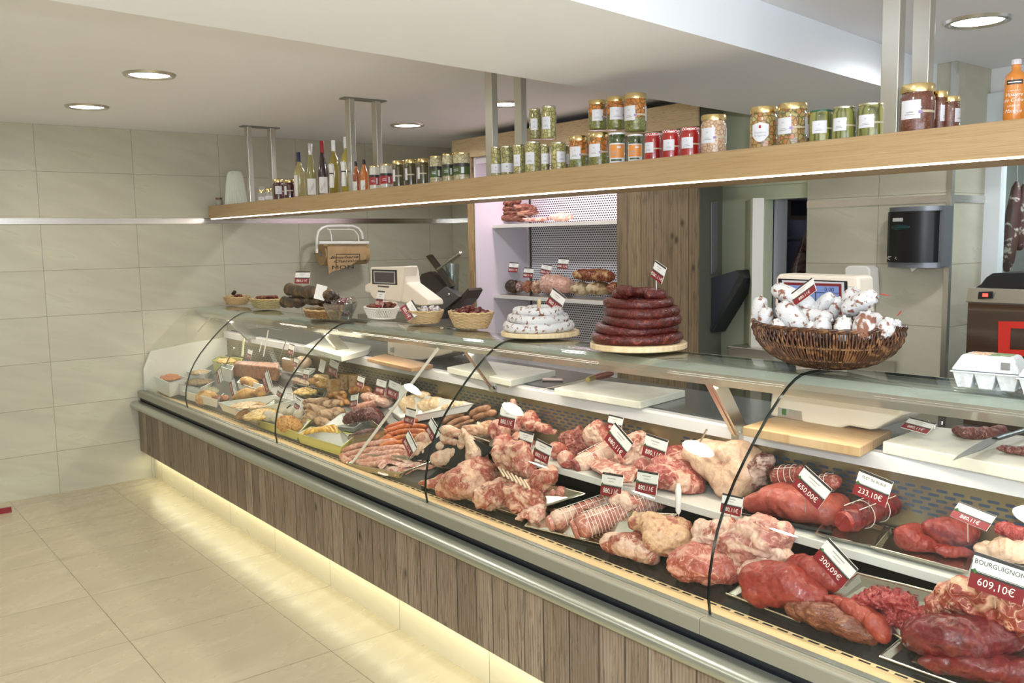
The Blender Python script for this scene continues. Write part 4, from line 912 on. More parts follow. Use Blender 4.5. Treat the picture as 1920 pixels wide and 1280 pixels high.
# clear bag over them
def sheet(name,C,w,d,h,mat,lab,cat,seed=1,n=18,rz=0):
    vs=[];fs=[]
    for i in range(n+1):
        for j in range(n+1):
            x=(i/n-.5)*w; y=(j/n-.5)*d; z=h*(noise.noise(V((x*22+seed,y*22,seed)))*.9+noise.noise(V((x*60,y*60+seed,2)))*.35+.6)*(1-.3*abs(i/n-.5)*2)
            vs.append((x,y,z))
    for i in range(n):
        for j in range(n): a=i*(n+1)+j; fs.append((a,a+n+1,a+n+2,a+1))
    b=MB().add(vs,fs); o=b.build(name,mat,loc=C,rz=rz,ang=80); tag(o,lab,cat); return o
m_foil=archglass('crumpled_foil',(.93,.93,.93),.14,1.)
sheet('plastic_bag',inb(P,.03,.0,.085),.17,.12,.035,m_foil,'crumpled clear bag rising from the clear bowl','bag',4)
# white lattice basket
P=top(694,598); P+=V((0,.07,0)); s=mpp(P)
t=thing('lattice_basket','white plastic lattice basket holding thin brown dried sausages','basket',P,0,'baskets on the glass top')
b=MB(); n=40; rx,ry,h=.125,.08,.058
for sg in (1,-1):
    for i in range(n):
        pts=[]
        for k in range(5):
            u=k/4; a=2*PI*(i+sg*u*2.)/n; f=.78+.22*u; pts.append((rx*f*math.cos(a),ry*f*math.sin(a),.006+u*(h-.012)))
        b.tube(pts,.0021,4)
b.build('lattice',m_whitep,t,ang=80)
for f,z,nm in ((1.,h,'rim'),(.78,.004,'base_ring')):
    b=MB(); b.tube([(rx*f*math.cos(2*PI*i/40),ry*f*math.sin(2*PI*i/40),z) for i in range(40)],.0045,6,0,True); b.build(nm,m_whitep,t,ang=80)
for k in range(8): link(inb(P,-.09+.01*k,-.04+.011*k,.060+.008*(k%2)),inb(P,.06+.006*k,-.03+.009*k,.066+.01*(k%3)),.010,m_dried,'thin brown dried sausage in the white lattice basket','sausages in the lattice basket')
# two oval wicker baskets
P=top(773,607); P+=V((0,.065,0)); basket(P,.125,.085,.062,'oval straw wicker basket with white nutty sausages and a fallen price card')
for k in range(9): a=k*1.7; link(inb(P,.045+.035*math.cos(a)-.01,.035*math.sin(a),.060+.006*(k%3)),inb(P,.045+.035*math.cos(a)+.02,.035*math.sin(a)+.012,.066+.006*(k%3)),.012,m_dustb,'white dusted mini sausage in the straw basket','mini white sausages in the straw basket')
sheet('cellophane',inb(P,-.045,0,.058),.12,.10,.02,m_foil,'clear wrap bunched in the straw basket with white sausages','wrap',9)
P7=top(862,616); P=P7+V((0,.065,0)); basket(P,.125,.088,.072,'oval straw wicker basket heaped with small dark red sausages',rows=9)
m_redn=meat('small_red_sausage',(.15,.018,.01),(.28,.07,.035),.35,50,lean2=(.08,.01,.008),rough=.3,veins=False)
proto=None
for k in range(30):
    a=k*2.399; rr=math.sqrt(k/30); x=.095*rr*math.cos(a); y=.062*rr*math.sin(a); z=.066+.026*(1-rr)+.004*(k%3)
    L_=inb(P,x,y,z)
    if proto is None: proto=link(L_-V((.014,0,0)),L_+V((.014,.004,.004)),.0105,m_redn,'small dark red sausage heaped in the straw basket','small red sausages in the straw basket')
    else:
        c=proto.copy(); COL.objects.link(c); c.location=L_; c.rotation_euler=(0,.3*math.sin(k),k*1.1)
# boards with coiled sausages
m_discw=planks('pale_board',1,0,.06,((.70,.55,.32),(.78,.65,.42),(.74,.60,.38)),.5,False,(1,2),0,(.50,.34,.16))
def disc(P,r,th,lab):
    b=MB(); b.lathe([(r*.97,0),(r,.003),(r,th-.003),(r*.985,th)],56); o=b.build('round_board',m_discw,loc=P,ang=30); tag(o,lab,'board','round boards on the glass top'); return o
PW=top(1013,637); rW=.163; PW+=V((-.0,rW*.72,0)); PW=V((at(1013,628,y=PW.y).x,PW.y,PW.z)); disc(PW,rW,.019,'round pale wooden board under the white coiled sausages')
def coil(C,R,r,mat,lab,group,a0=0,sweep=2*PI,wob=.006,ry=.97,cut=None,z2=0):
    closed=sweep>=2*PI-.01; n=64; pts=[]
    for i in range(n+(0 if closed else 1)):
        a=a0+sweep*i/n; q=R+wob*math.sin(3*a+R*90); pts.append((q*math.cos(a),q*ry*math.sin(a),.002*math.sin(2*a+R*50)+z2*i/n))
    if closed: rad=[r*(1+.04*math.sin(i*.7+R*99)) for i in range(n)]
    else: rad=[r*(1+.04*math.sin(i*.7))*(math.sqrt(max(.06,1-max(0,1-min(i,n-i)/2.)**2))) for i in range(n+1)]
    b=MB(); b.tube(pts,rad,14,0,closed); o=b.build('coiled_sausage',mat,loc=C,ang=80); tag(o,lab,'sausage',group); return o
for k,(R,lab) in enumerate(((.132,'widest white coiled sausage lying on the pale board'),(.110,'middle white coiled sausage of the stack of three'),(.086,'top white coiled sausage around the dowel'))):
    coil(PW+V((-.012+.004*k,-.004,.019+.019+.031*k)),R,.0205,m_dust,lab,'white coiled sausages',a0=1,sweep=2*PI)
b=MB(); b.tube([(0,0,.019),(0,0,.148)],.0085,14); o=b.build('wooden_dowel',m_discw,loc=PW+V((-.005,0,0)),ang=40); tag(o,'pale wooden dowel standing up through the white coiled sausages','dowel')
PR=top(1197,663); rR=.172; PR+=V((0,rR*.75,0)); PR=V((at(1197,650,y=PR.y).x,PR.y,PR.z)); disc(PR,rR,.021,'round pale wooden board under the dark red coiled sausages')
for k,(R,dx,a0,sw,lab) in enumerate(((.146,-.01,1,6.3,'widest dark red coil at the bottom of the stack'),(.132,-.016,2,6.3,'dark red coil second from the bottom'),(.122,.014,3.5,5.9,'dark red coil third from the bottom with an open end at left'),(.118,.012,.5,6.3,'dark red coil fourth from the bottom'),(.112,-.004,4.0,5.8,'dark red coil second from the top'),(.078,.004,-.6,5.6,'small top coil of dark red sausage with a cut end'))):
    coil(PR+V((dx,0,.021+.018+.0305*k)),R,.0188,m_dark,lab,'dark red coiled sausages',a0=a0,sweep=min(sw,2*PI))
link(at(1228,553,y=PR.y-.06),at(1257,556,y=PR.y-.04),.0185,m_dark,'short cut end of dark red sausage on top of the coils',None) if False else None
o=coil(PR+V((.045,-.06,.021+.018+.0305*5.6)),.05,.0185,m_dark,'short cut piece of dark red sausage lying on the top coil','dark red coiled sausages',a0=3.6,sweep=1.6)
# willow basket with white salamis
PB=top(1546,699); s=mpp(PB); A=.232; Bq=.125; H=.118; PB=V((at(1546,660,y=PB.y+.10).x,PB.y+.10,PB.z))
t=thing('willow_basket','large dark willow basket filled with white dusted salamis','basket',PB,0)
def bp(a,u,off): # u 0 rim .. 1 bottom
    f=math.cos(u*PI/2)**.75; q=H*(1-math.sin(u*PI/2)**.9)
    return V(((A*f+off*1.2)*math.cos(a),(Bq*f+off)*math.sin(a),q+.012*abs(math.cos(a))**4*(1-u)))
b=MB(); n=150
for i in range(n):
    a=2*PI*i/n+.006*rnd.uniform(-1,1); pts=[bp(a+.05*(u/11.),.97*u/11.,.0035*math.cos(PI*(u*.9)+PI*(i%2))+.001) for u in range(12)]; b.tube(pts,.0036+.0008*rnd.uniform(-1,1),5)
b.build('willow_weave',m_wickd,t,ang=80)
b=MB()
for u in (.25,.5,.72,.9): b.tube([bp(2*PI*i/60,u,.0) for i in range(60)],.0035,5,0,True)
b.build('ribs',speck('willow_rib',(.25,.13,.05),(.12,.05,.02),.5,.6,40,.3),t,ang=80)
b=MB()
for ph in (0,2.1,4.2): b.tube([bp(2*PI*i/120,0,.004*math.cos(i*.8+ph))+V((0,0,.004*math.sin(i*.8+ph))) for i in range(120)],.0042,5,0,True)
b.build('braided_rim',m_wickd,t,ang=80)
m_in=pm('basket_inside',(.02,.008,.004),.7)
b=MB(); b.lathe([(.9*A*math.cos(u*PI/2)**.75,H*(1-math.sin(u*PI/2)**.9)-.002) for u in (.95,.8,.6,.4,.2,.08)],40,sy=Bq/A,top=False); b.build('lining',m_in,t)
SL=[((1427,556),(1420,625),15,-.02,0,'upright white salami at the far left of the basket'),((1437,575),(1433,630),14,-.06,1,'brown-patched salami at the left front of the basket'),((1450,540),(1525,576),16,.0,0,'white salami lying slanted at the top left of the pile'),((1462,572),(1512,622),21,-.05,0,'broad white salami at the left middle of the pile'),((1452,600),(1470,630),12,-.085,0,'short white salami squeezed at the left front rim'),
((1562,553),(1522,592),14,.02,0,'pinkish white salami slanting in the middle of the pile'),((1574,558),(1553,600),13,.035,0,'pale salami end behind the middle of the pile'),((1603,540),(1588,580),16,.05,0,'highest pale salami standing at the back right'),((1642,553),(1582,584),18,-.01,0,'white salami with red string pointing right at the top'),((1543,594),(1541,640),17,-.08,1,'brown-patched salami upright at the front middle'),
((1583,594),(1580,640),17,-.085,0,'white salami upright at the front, right of the middle'),((1629,586),(1614,640),22,-.065,1,'thick brown-topped salami at the front right'),((1672,600),(1650,632),17,-.04,0,'white salami end at the right rim'),((1684,600),(1676,622),9,-.01,0,'narrow white salami end at the extreme right rim'),((1520,603),(1526,630),11,-.085,0,'narrow white salami between the front pair'),((1500,590),(1560,600),15,-.02,1,'salami lying across the middle under the others'),((1600,590),(1655,605),15,.01,1,'brown salami lying under the right ones')]
for p,q,r_,dy,k,lab in SL:
    y=PB.y+dy; sausage([p,((p[0]+q[0])/2,(p[1]+q[1])/2-1),q],r_,m_dustb if k else m_dust,lab,'salami','white salamis in the willow basket',y=y,name='white_salami',knot=True,wob=.03,n=16)
m_rs=pm('red_string',(.5,.02,.02),.6)
b=MB(); b.tube([at(1650,551,y=PB.y-.01),at(1667,554,y=PB.y-.01)],.0014,5); tag(b.build('red_string',m_rs),'red string end on the salami pointing right','string')
b=MB(); b.tube([at(1682,592,y=PB.y-.01),at(1690,583,y=PB.y-.01)],.0014,5); tag(b.build('red_string',m_rs),'red string end above the right rim of the willow basket','string')
# egg cartons
m_pulp=speck('white_pulp',(.66,.69,.69),(.60,.64,.65),.45,.6,60,.75,bump=.2)
def frust(b,x0,x1,y0,y1,z0,a0,a1,c0,c1,z1,m=0):
    b.add([(x0,y0,z0),(x1,y0,z0),(x1,y1,z0),(x0,y1,z0),(a0,c0,z1),(a1,c0,z1),(a1,c1,z1),(a0,c1,z1)],[(3,2,1,0),(4,5,6,7),(0,1,5,4),(1,2,6,5),(2,3,7,6),(3,0,4,7)],m)
def carton(P,rz,lab):
    t=thing('egg_carton',lab,'egg carton',P,rz,'egg cartons on the glass top'); w,d=.15,.10
    b=MB()
    for i in range(3):
        for j in range(2):
            cx=(i-1)*.049; cy=(j-.5)*.05; frust(b,cx-.015,cx+.015,cy-.014,cy+.014,0,cx-.025,cx+.025,cy-.025,cy+.025,.040)
    b.b2((-w/2-.004,-d/2-.004,.038),(w/2+.004,d/2+.004,.042)); b.build('egg_tray',m_pulp,t,smooth=False,bev=.004)
    b=MB(); frust(b,-w/2-.003,w/2+.003,-d/2-.003,d/2+.003,.043,-w/2+.018,w/2-.018,-d/2+.014,d/2-.014,.082); b.build('lid',m_pulp,t,smooth=False,bev=.006)
    b=MB(); b.b2((-w/2+.03,-d/2+.02,.0822),(.002,d/2-.02,.0826),0); b.b2((.002,-d/2+.02,.0822),(w/2-.026,d/2-.02,.0826),1); b.b2((w/2-.04,-d/2-.0,.052),(w/2-.02,-d/2+.0,.07),2); b.build('printed_label',[speck('egg_print',(.62,.30,.10),(.8,.75,.6),.5,.58,70,.5),speck('grass_print',(.10,.20,.03),(.5,.5,.3),.55,.65,80,.5),m_greyink],t,smooth=False)
    return t
PE=top(1853,732); carton(V((at(1857,715,y=PE.y+.05).x,PE.y+.05,PE.z)),math.radians(8),'white egg carton with egg and grass print on the glass top, the fully visible one')
carton(V((PE.x+.145,PE.y+.035,PE.z)),math.radians(4),'white egg carton cut off by the right picture edge')
card(567,520,0,'price card on a tall pin above the dark smoked hams',y=PB.y+.03,small=True,yaw=28,pin=.12)
card(713,560,0,'price card in front of the left scale, behind the lattice basket',y=-.40,small=True,w=.09,h=.085)
card(769,582,35,'fallen price card lying in the straw basket with white sausages',y=-.42,small=True,pin=0,lean=50)
card(1043,563,22,'price card tilted behind the white coiled sausages',y=-.30,w=.10,pin=.07)
card(1235,510,25,'price card on a white stick above the dark red coils',y=-.40,w=.062,h=.062,small=True,pin=.10,lean=0)
card(1507,547,-33,'price card lying across the white salamis before the display',y=PB.y-.03,w=.09,h=.045,small=True,pin=0)
card(601,548,-75,'narrow card seen edge-on beside the clear bowl',y=-.55,w=.08,h=.06,pin=0,yaw=60,small=True,blank=True)
# ---------------------------------------------------------------- staff worktop
m_hdpe=speck('cutting_board_white',(.74,.73,.64),(.68,.67,.58),.5,.7,14,.4,bump=0)
WZ=1.0025
def slab(name,pts,ztop,th,mat,lab,cat,group=None,bev=.003):
    b=MB(); P=[at2(*q,ztop) for q in pts]; O=V((sum(p.x for p in P)/len(P),sum(p.y for p in P)/len(P),min(p.z for p in P)-th)); P=[p-O for p in P]; n=len(P)
    b.add(P+[p-V((0,0,th)) for p in P],[tuple(range(n))[::-1],tuple(range(n,2*n))]+[(j,(j+1)%n,(j+1)%n+n,j+n) for j in range(n)]); o=b.build(name,mat,loc=O,smooth=False,bev=bev); tag(o,lab,cat,group); return o
g='white cutting boards on the worktop'
slab('cutting_board',[(1039,727),(1112,711),(1285,731),(1200,753)],WZ+.028,.028,m_hdpe,'white cutting board with the sharpening steel, in the middle of the worktop','cutting board',g)
slab('cutting_board',[(838,688),(905,675),(1042,694),(957,713)],WZ+.028,.028,m_hdpe,'white cutting board left of the small granite gap, behind the second bracket','cutting board',g)
slab('cutting_board',[(1655,827),(1738,798),(2010,826),(1975,890)],WZ+.035,.035,m_hdpe,'thick white cutting board with raw steaks and a knife at the right','cutting board',g)
slab('cutting_board',[(570,648),(600,633),(697,647),(690,655),(640,668)],WZ+.03,.03,m_hdpe,'white cutting board at the far left of the worktop','cutting board',g)
slab('wooden_board',[(688,671),(722,663),(812,683),(771,690)],WZ+.02,.02,planks('beech_board',1,0,.2,((.36,.20,.10),(.42,.26,.13),(.4,.23,.12)),.5,False,(1,3),0,(.3,.15,.06)),'thin wooden board under the left scale','board')
slab('wooden_board',[(1392,799),(1458,779),(1672,806),(1613,838)],WZ+.03,.03,planks('pine_board_scale',1,0,.2,((.44,.29,.15),(.50,.35,.20),(.46,.31,.17)),.5,True,(1,3),0,(.35,.2,.08)),'pine board under the right scale','board')
# scales
def screen(b,pts,y,m): flat(b,pts,.003,m,y=y)
t=thing('counter_scale','cream counter scale with small dark customer display and sloping arm, left one','scale',(0,0,0))
b=MB(); flat(b,[(726,636),(726,664),(738,667),(740,672),(790,675),(800,673),(846,661),(858,636)],.22,0,y=-.20); b.build('body',m_cream,t,smooth=False,bev=.01)
b=MB(); flat(b,[(731,652),(738,651),(738,661),(732,660)],.004,0,y=-.203); b.build('socket',m_greyink,t,smooth=False)
b=MB(); flat(b,[(757,499),(694,501),(694,552),(700,560),(748,566),(752,535)],.10,0,y=-.02); flat(b,[(757,500),(762,531),(803,562),(805,572),(790,573),(745,565),(748,535),(750,503)],.10,0,y=.0); flat(b,[(684,534),(694,529),(697,550),(684,547)],.08,0,y=.0); b.build('display_head',m_cream,t,smooth=False,bev=.008)
b=MB(); b.box((at(740,566,y=.03).x,.03,1.28),(.16,.08,.12)); b.build('neck',m_cream,t,smooth=False,bev=.01)
b=MB(); screen(b,[(697,505),(743,506),(744,534),(698,532)],-.0235,0); screen(b,[(700,508),(740,509),(741,532),(701,530)],-.0255,1); screen(b,[(702,510),(738,511),(738,530),(703,528)],-.0275,2); b.build('screen',[m_black,m_greyink,pm('lcd_dark',(.06,.05,.055),.2)],t,smooth=False)
b=MB(); flat(b,[(708,535),(729,537),(729,539),(708,537)],.002,0,y=-.0225); b.build('key_strip',m_black,t,smooth=False)
t=thing('counter_scale','cream counter scale with blue lit display behind the white salamis, right one','scale',(0,0,0))
b=MB(); flat(b,[(1447,728),(1443,766),(1443,779),(1506,792),(1513,800),(1563,806),(1585,800),(1592,799),(1630,806),(1640,805),(1690,778),(1700,760),(1700,728)],.20,0,y=-.24); b.build('body',m_cream,t,smooth=False,bev=.01)
b=MB(); flat(b,[(1459,763),(1503,771),(1504,789),(1458,780)],.003,0,y=-.242); flat(b,[(1466,766),(1473,767),(1473,778),(1466,777)],.003,1,y=-.244); b.build('rating_plate',[m_silver,m_green],t,smooth=False)
for q in ((1453,786),(1625,811)): b=MB(); p=at(*q,y=-.18); b.lathe([(.014,0),(.016,.004),(.010,.02)],14,(p.x,-.17,WZ+.03)); b.build('foot',m_black,t)
b=MB(); flat(b,[(1452,575),(1455,520),(1460,513),(1600,517),(1610,521),(1612,590)],.09,0,y=-.10); b.build('display_head',m_cream,t,smooth=False,bev=.008)
b=MB(); b.box((at(1540,600,y=-.04).x,-.04,1.22),(.16,.07,.26)); b.build('neck',m_cream,t,smooth=False,bev=.008)
b=MB(); screen(b,[(1459,522),(1588,527),(1590,590),(1459,585)],-.103,0); screen(b,[(1466,525),(1582,529),(1584,590),(1466,585)],-.105,1); screen(b,[(1470,529),(1577,532),(1578,590),(1470,586)],-.107,2); screen(b,[(1474,534),(1572,537),(1573,590),(1474,586)],-.109,3)
screen(b,[(1474,546),(1572,549),(1572,550),(1474,547)],-.111,4); screen(b,[(1528,536),(1529,536),(1530,590),(1529,590)],-.111,4)
b.build('screen',[m_black,pm('lcd_frame',(.55,.55,.58),.3),pm('lcd_red',(.18,.02,.02),.3),pm('lcd_blue',(.10,.14,.28),.25,emit=(.16,.22,.45),es=.5),m_black],t,smooth=False)
b=MB()
for px,py in ((1555,543),(1555,556)): textpx(b,'0.00',px,py,8,0,0,y=-.1115)
b.build('display_digits',m_black,t,smooth=False)
# steel, clip, steaks, knife
t=thing('sharpening_steel','sharpening steel with red-brown handle lying over the middle cutting board','sharpening steel',(0,0,0)); Z=WZ+.045
b=MB(); b.tube([at(1010,731,z=WZ+.012),at(1104,711,z=Z)],[.0015,.005],8); b.build('rod',m_steel,t)
b=MB(); b.tube([at(1102,712,z=Z),at(1112,708,z=Z)],[.011,.013],12); b.build('ferrule',pm('brass',(.5,.38,.14),.3,1),t)
b=MB(); b.tube([at(1112,708,z=Z),at(1125,705,z=Z),at(1140,702,z=Z),at(1148,700,z=Z)],[.010,.014,.014,.009],12); b.build('handle',pm('red_brown_handle',(.16,.03,.015),.3),t); 
b=MB(); b.tube([at(1148,701,z=Z),at(1156,697,z=Z),at(1153,707,z=Z)],.0015,5); b.build('ring',m_steel,t)
slab('metal_clip',[(1016,710),(1018,707),(1056,708),(1056,711)],WZ+.012,.010,pm('pinkish_metal',(.5,.38,.36),.3,.8),'small pinkish metal clip on the granite beside the sharpening steel','clip')
m_steak=meat('steak',(.16,.03,.025),(.42,.24,.18),.32,16,lean2=(.09,.02,.018),rough=.35)
lump('raw_steak',[(1822,812,28,11,-12),(1852,812,26,11,-5),(1800,806,16,9,10),(1872,806,16,9,0)],m_steak,'large dark raw steak lying on the thick board','steak','raw steaks on the thick board',z0=WZ+.0355,amp=.003)
lump('raw_steak',[(1890,843,24,7,-8),(1920,846,20,9,0)],m_steak,'smaller raw steak under the knife at the picture edge','steak','raw steaks on the thick board',z0=WZ+.0355,amp=.003)
t=thing('butcher_knife','black handled butcher knife lying on the thick white board','knife',(0,0,0)); Z=WZ+.062
b=MB(); flat(b,[(1787,862),(1800,857),(1840,843),(1866,829),(1875,822),(1866,818),(1850,822),(1820,838),(1795,854)],.002,0,z=Z); b.build('blade',m_steel_d,t,smooth=False)
b=MB(); b.tube([at(1866,823,z=Z),at(1880,818,z=Z),at(1905,811,z=Z),at(1935,801,z=Z)],[.010,.012,.010,.013],10,flat=.6); b.build('handle',m_black,t)
sheet('plastic_foil',at(1712,798,z=WZ+.036),.16,.07,.03,m_foil,'crumpled clear foil beside the right scale','foil',3)
sheet('plastic_foil',at(838,668,z=WZ+.001),.24,.10,.045,m_foil,'crumpled silver-clear foil beside the left scale','foil',6)
card(1722,798,4,'price card lying beside the crumpled foil on the thick board',y=-.20,w=.085,h=.05,small=True,pin=0,lean=60)
card(1494,782,2,'plain card',y=-.2,blank=True,pin=0) if False else None
# ---------------------------------------------------------------- case contents: containers
m_tubw=pm('tub_white',(.74,.75,.72),.3); m_tubc=archglass('tub_clear',(.86,.86,.84),.10); m_dishw=pm('porcelain',(.80,.79,.74),.2,0,.5); m_dishy=pm('yellow_dish',(.50,.49,.12),.25,0,.5); m_dishd=pm('dark_oval_dish',(.03,.035,.03),.2,0,.5)
m_trays=pm('steel_tray',(.55,.52,.45),.22,1); m_trayb=pm('black_tray',(.012,.013,.014),.15)
def tub(cs,zt,h,mat,lab,cat='tub',name='food_tub',inset=.88,rim=.004,th=.0025,group=None,handle=None,inner=None):
    """open container: four rim corners in picture points on the plane z=zt"""
    P=[at2(*c,zt) if zt<.765 else at(*c,z=zt) for c in cs]
    for p in P:
        if p.y>-.335 and .5<p.z<.95: p.y=-.335
    C=sum(P,V())/4; O=V((C.x,C.y,C.z-h)); T=[p-O for p in P]; Bm=[V(((p.x)*inset,(p.y)*inset,(p.z-h)*inset)) for p in T]
    Ti=[V((p.x*.95,p.y*.95,p.z)) for p in T]; Bi=[V((p.x*.96,p.y*.96,p.z+th)) for p in Bm]
    t=thing(name,lab,cat,O,0,group)
    b=MB(); b.add(Bm+T+Ti+Bi,[(3,2,1,0)]+[(i,(i+1)%4,4+(i+1)%4,4+i) for i in range(4)]+[(4+i,4+(i+1)%4,8+(i+1)%4,8+i) for i in range(4)]+[(8+i,8+(i+1)%4,12+(i+1)%4,12+i) for i in range(4)]+[(12,13,14,15)],[0]*5+[1]*9)
    b.build('tub_wall',[mat,inner or mat],t,smooth=False,bev=.0)
    b=MB(); b.tube([p*1.0 for p in T],rim,6,0,True); b.build('rim',mat,t,ang=80)
    if handle is not None: 
        b=MB(); b.tube([at2(*q,zt+(.0 if i in(0,len(handle)-1) else .018))-O for i,q in enumerate(handle)],.0045,8); b.build('handle',mat,t,ang=80)
    return t
def fill(px,py,a,b_,zt,mat,lab,cat='salad',name='salad',amp=.006,fr=45,th=0,h=.018):
    P=at2(px,py,zt); zt=P.z; s=mpp(P); sinE=max(.2,(CP.z-zt)/(CP-P).length)
    O=V((P.x,P.y,zt-h)); d=(P-CP); az=math.atan2(d.y,d.x)-PI/2+math.radians(th)
    R=Matrix.Rotation(az,3,'Z'); me=blend([(P+V((0,0,-h*.35)),(a*s,b_*s/sinE,h),R)],O,None,amp,fr,0.,2,rnd.randint(0,99)); me.materials.append(mat); me.name=name
    o=bpy.data.objects.new(name,me); COL.objects.link(o); o.location=O; tag(o,lab,cat,None,'stuff'); return o
# colours of the food
sp=speck
m_carr=sp('grated_carrot',(.62,.16,.03),(.75,.26,.06),.5,.6,90,.4,.2); m_mince=sp('brown_salad',(.20,.13,.06),(.38,.27,.15),.5,.58,120,.5); m_beige=sp('beige_salad',(.50,.36,.20),(.62,.48,.28),.5,.6,90,.5); m_gsal=sp('grey_green_salad',(.30,.28,.15),(.45,.42,.25),.5,.6,100,.4)
m_brio=sp('golden_pastry',(.60,.32,.09),(.30,.11,.02),.5,.66,16,.35,.2,base2=(.70,.42,.15)); m_bread=sp('brown_crust',(.42,.20,.06),(.60,.36,.14),.5,.62,20,.45,base2=(.26,.11,.03))
m_grat=sp('gratin',(.66,.42,.10),(.78,.60,.25),.5,.58,60,.4,.2,base2=(.45,.22,.05)); m_terr=sp('red_brown_terrine',(.30,.09,.03),(.16,.04,.015),.5,.6,30,.3,.5,base2=(.40,.15,.05)); m_asp=pieces('aspic_vegetables',(.45,.25,.12),(.25,.25,.10),(.35,.08,.04),70)
m_fried=sp('fried_crust',(.55,.26,.06),(.35,.12,.02),.5,.6,70,.4,.2,base2=(.66,.38,.10)); m_pot=sp('pale_grey_potato',(.52,.45,.34),(.62,.56,.44),.5,.65,20,.45,base2=(.42,.36,.26)); m_yel=sp('orange_yellow_carrot',(.72,.36,.03),(.78,.48,.08),.5,.6,20,.3,.3)
m_grill=sp('grilled_meat',(.42,.24,.12),(.22,.10,.04),.5,.62,30,.35,.2,base2=(.52,.34,.20)); m_smk=sp('smoked_sausage',(.42,.17,.05),(.56,.28,.10),.5,.6,25,.3,.3,base2=(.30,.11,.03)); m_mort=sp('mortadella',(.66,.36,.27),(.74,.50,.40),.5,.62,90,.3,.3)
m_pcrust=sp('pate_crust',(.62,.40,.16),(.42,.22,.07),.5,.62,30,.4,.2); m_pate=sp('pate_filling',(.42,.26,.15),(.26,.12,.06),.5,.58,60,.4,.2,base2=(.52,.36,.22))
m_pink=meat('pink_pork',(0.430,0.146,0.103),(.68,.42,.33),.40,11,lean2=(.40,.12,.085)); m_pinkf=meat('pink_pork_fat',(0.413,0.120,0.082),(.74,.52,.40),.55,10,lean2=(.38,.09,.06))
m_beef=meat('red_beef',(0.258,0.019,0.015),(.55,.20,.13),.28,9,lean2=(.17,.012,.010)); m_beef2=meat('light_red_beef',(.27,.036,.024),(.48,.14,.09),.14,8,lean2=(.22,.018,.012),veins=False); m_brown=meat('brown_beef',(.17,.045,.022),(.30,.13,.07),.38,16,(1,1,2.5),lean2=(.10,.022,.012)); m_dk=meat('dark_beef',(.15,.008,.010),(.40,.14,.09),.15,9,lean2=(.085,.004,.006),rough=.2,veins=False)
m_fat=meat('pale_fat',(0.447,0.172,0.103),(.74,.54,.38),.74,8,lean2=(.42,.12,.07)); m_fatc=meat('cream_fat',(0.42,0.16,0.10),(.70,.48,.33),.66,9); m_lamb=meat('lamb',(0.34,0.085,0.055),(.66,.42,.29),.50,13,lean2=(.33,.075,.05)); m_chk=meat('chicken_skin',(0.52,0.27,0.17),(.64,.46,.33),.55,12,lean2=(.46,.22,.14),veins=False,rough=.25); m_chf=meat('chicken_fillet',(0.568,0.292,0.172),(.72,.46,.32),.5,14,veins=False)
m_veal=meat('veal',(0.344,0.077,0.052),(.66,.38,.28),.48,14,lean2=(.30,.04,.03)); m_blood=meat('blood_sausage',(0.086,0.015,0.015),(.30,.12,.12),.3,20,lean2=(.05,.008,.01),rough=.2); m_merg=sp('merguez',(.56,.12,.025),(.40,.06,.015),.5,.62,40,.3,.3,base2=(.66,.20,.05)); m_chip=sp('chipolata',(.58,.27,.19),(.70,.42,.32),.5,.6,60,.3,.3,base2=(.50,.20,.14))
m_bmince=meat('coarse_red_mince',(0.292,0.017,0.017),(.52,.20,.17),.30,26,lean2=(.24,.012,.012),fibre=90); m_twine=pm('butcher_twine',(.80,.74,.66),.7)
# left end raised deck
b=MB(); b.prism([(-.742,.567),(-.742,.599),(-.33,.829),(-.33,.567)],.035,3.30,0); b.build('sloping_deck',pm('grey_deck',(.10,.10,.095),.3,.3),cnt,smooth=False)
ZL=-1.; ZR=-1.
# salad tubs at the left end
tub([(289,705),(305,696),(352,708),(317,718)],.722,.10,m_tubw,'white tub with grated carrot at the far left end of the case',group='salad tubs'); fill(319,706,19,5.5,.722,m_carr,'grated carrot salad in the leftmost white tub')
tub([(322,717),(357,702),(412,710),(375,728)],.695,.08,m_tubw,'white tub of brown mince salad, second row from the left end',group='salad tubs'); fill(374,714,26,6.5,.695,m_mince,'brown mince-like salad in a white tub beside the glass joint')
tub([(343,733),(375,724),(430,727),(408,750)],.662,.055,m_tubw,'white tub of grey-green salad nearest the front glass',group='salad tubs'); fill(395,731,24,6,.662,m_gsal,'grey-green salad in the front white tub')
tub([(350,697),(362,690),(396,695),(384,702)],.742,.06,m_tubw,'small white tub of beige salad at the back left',group='salad tubs'); fill(374,697,17,4,.745,m_beige,'beige salad in the small back tub')
tub([(398,676),(412,668),(455,672),(446,684)],-1+.09,.09,m_dishy,'yellow-green tub at the back left of the case'); fill(427,675,20,4.5,-1+.09,m_grat,'yellow salad in the yellow-green back tub')
tub([(415,688),(420,682),(438,686),(434,694)],-1+.09,.09,m_tubw,'small tall white tub left of the red-brown terrine')
def spoon(p,q,lab,mat=None,r=.006,z1=.74,z2=.86):
    b=MB(); P_=at(*p,y=-.60); b.tube([P_,at(*q,y=-.57)],r,8,flat=.5); o=b.build('serving_spoon',mat or m_steel,ang=80); tag(o,lab,'spoon','serving spoons'); return o
spoon((330,708),(352,677),'steel spoon handle rising from the grated carrot'); spoon((400,703),(417,682),'steel spoon handle above the brown mince salad'); spoon((422,686),(439,652),'longer steel spoon handle before the yellow-green tub'); spoon((454,668),(457,634),'pale yellow slotted spatula with a ring at its top',pm('pale_wood',(.72,.66,.42),.5),.008)
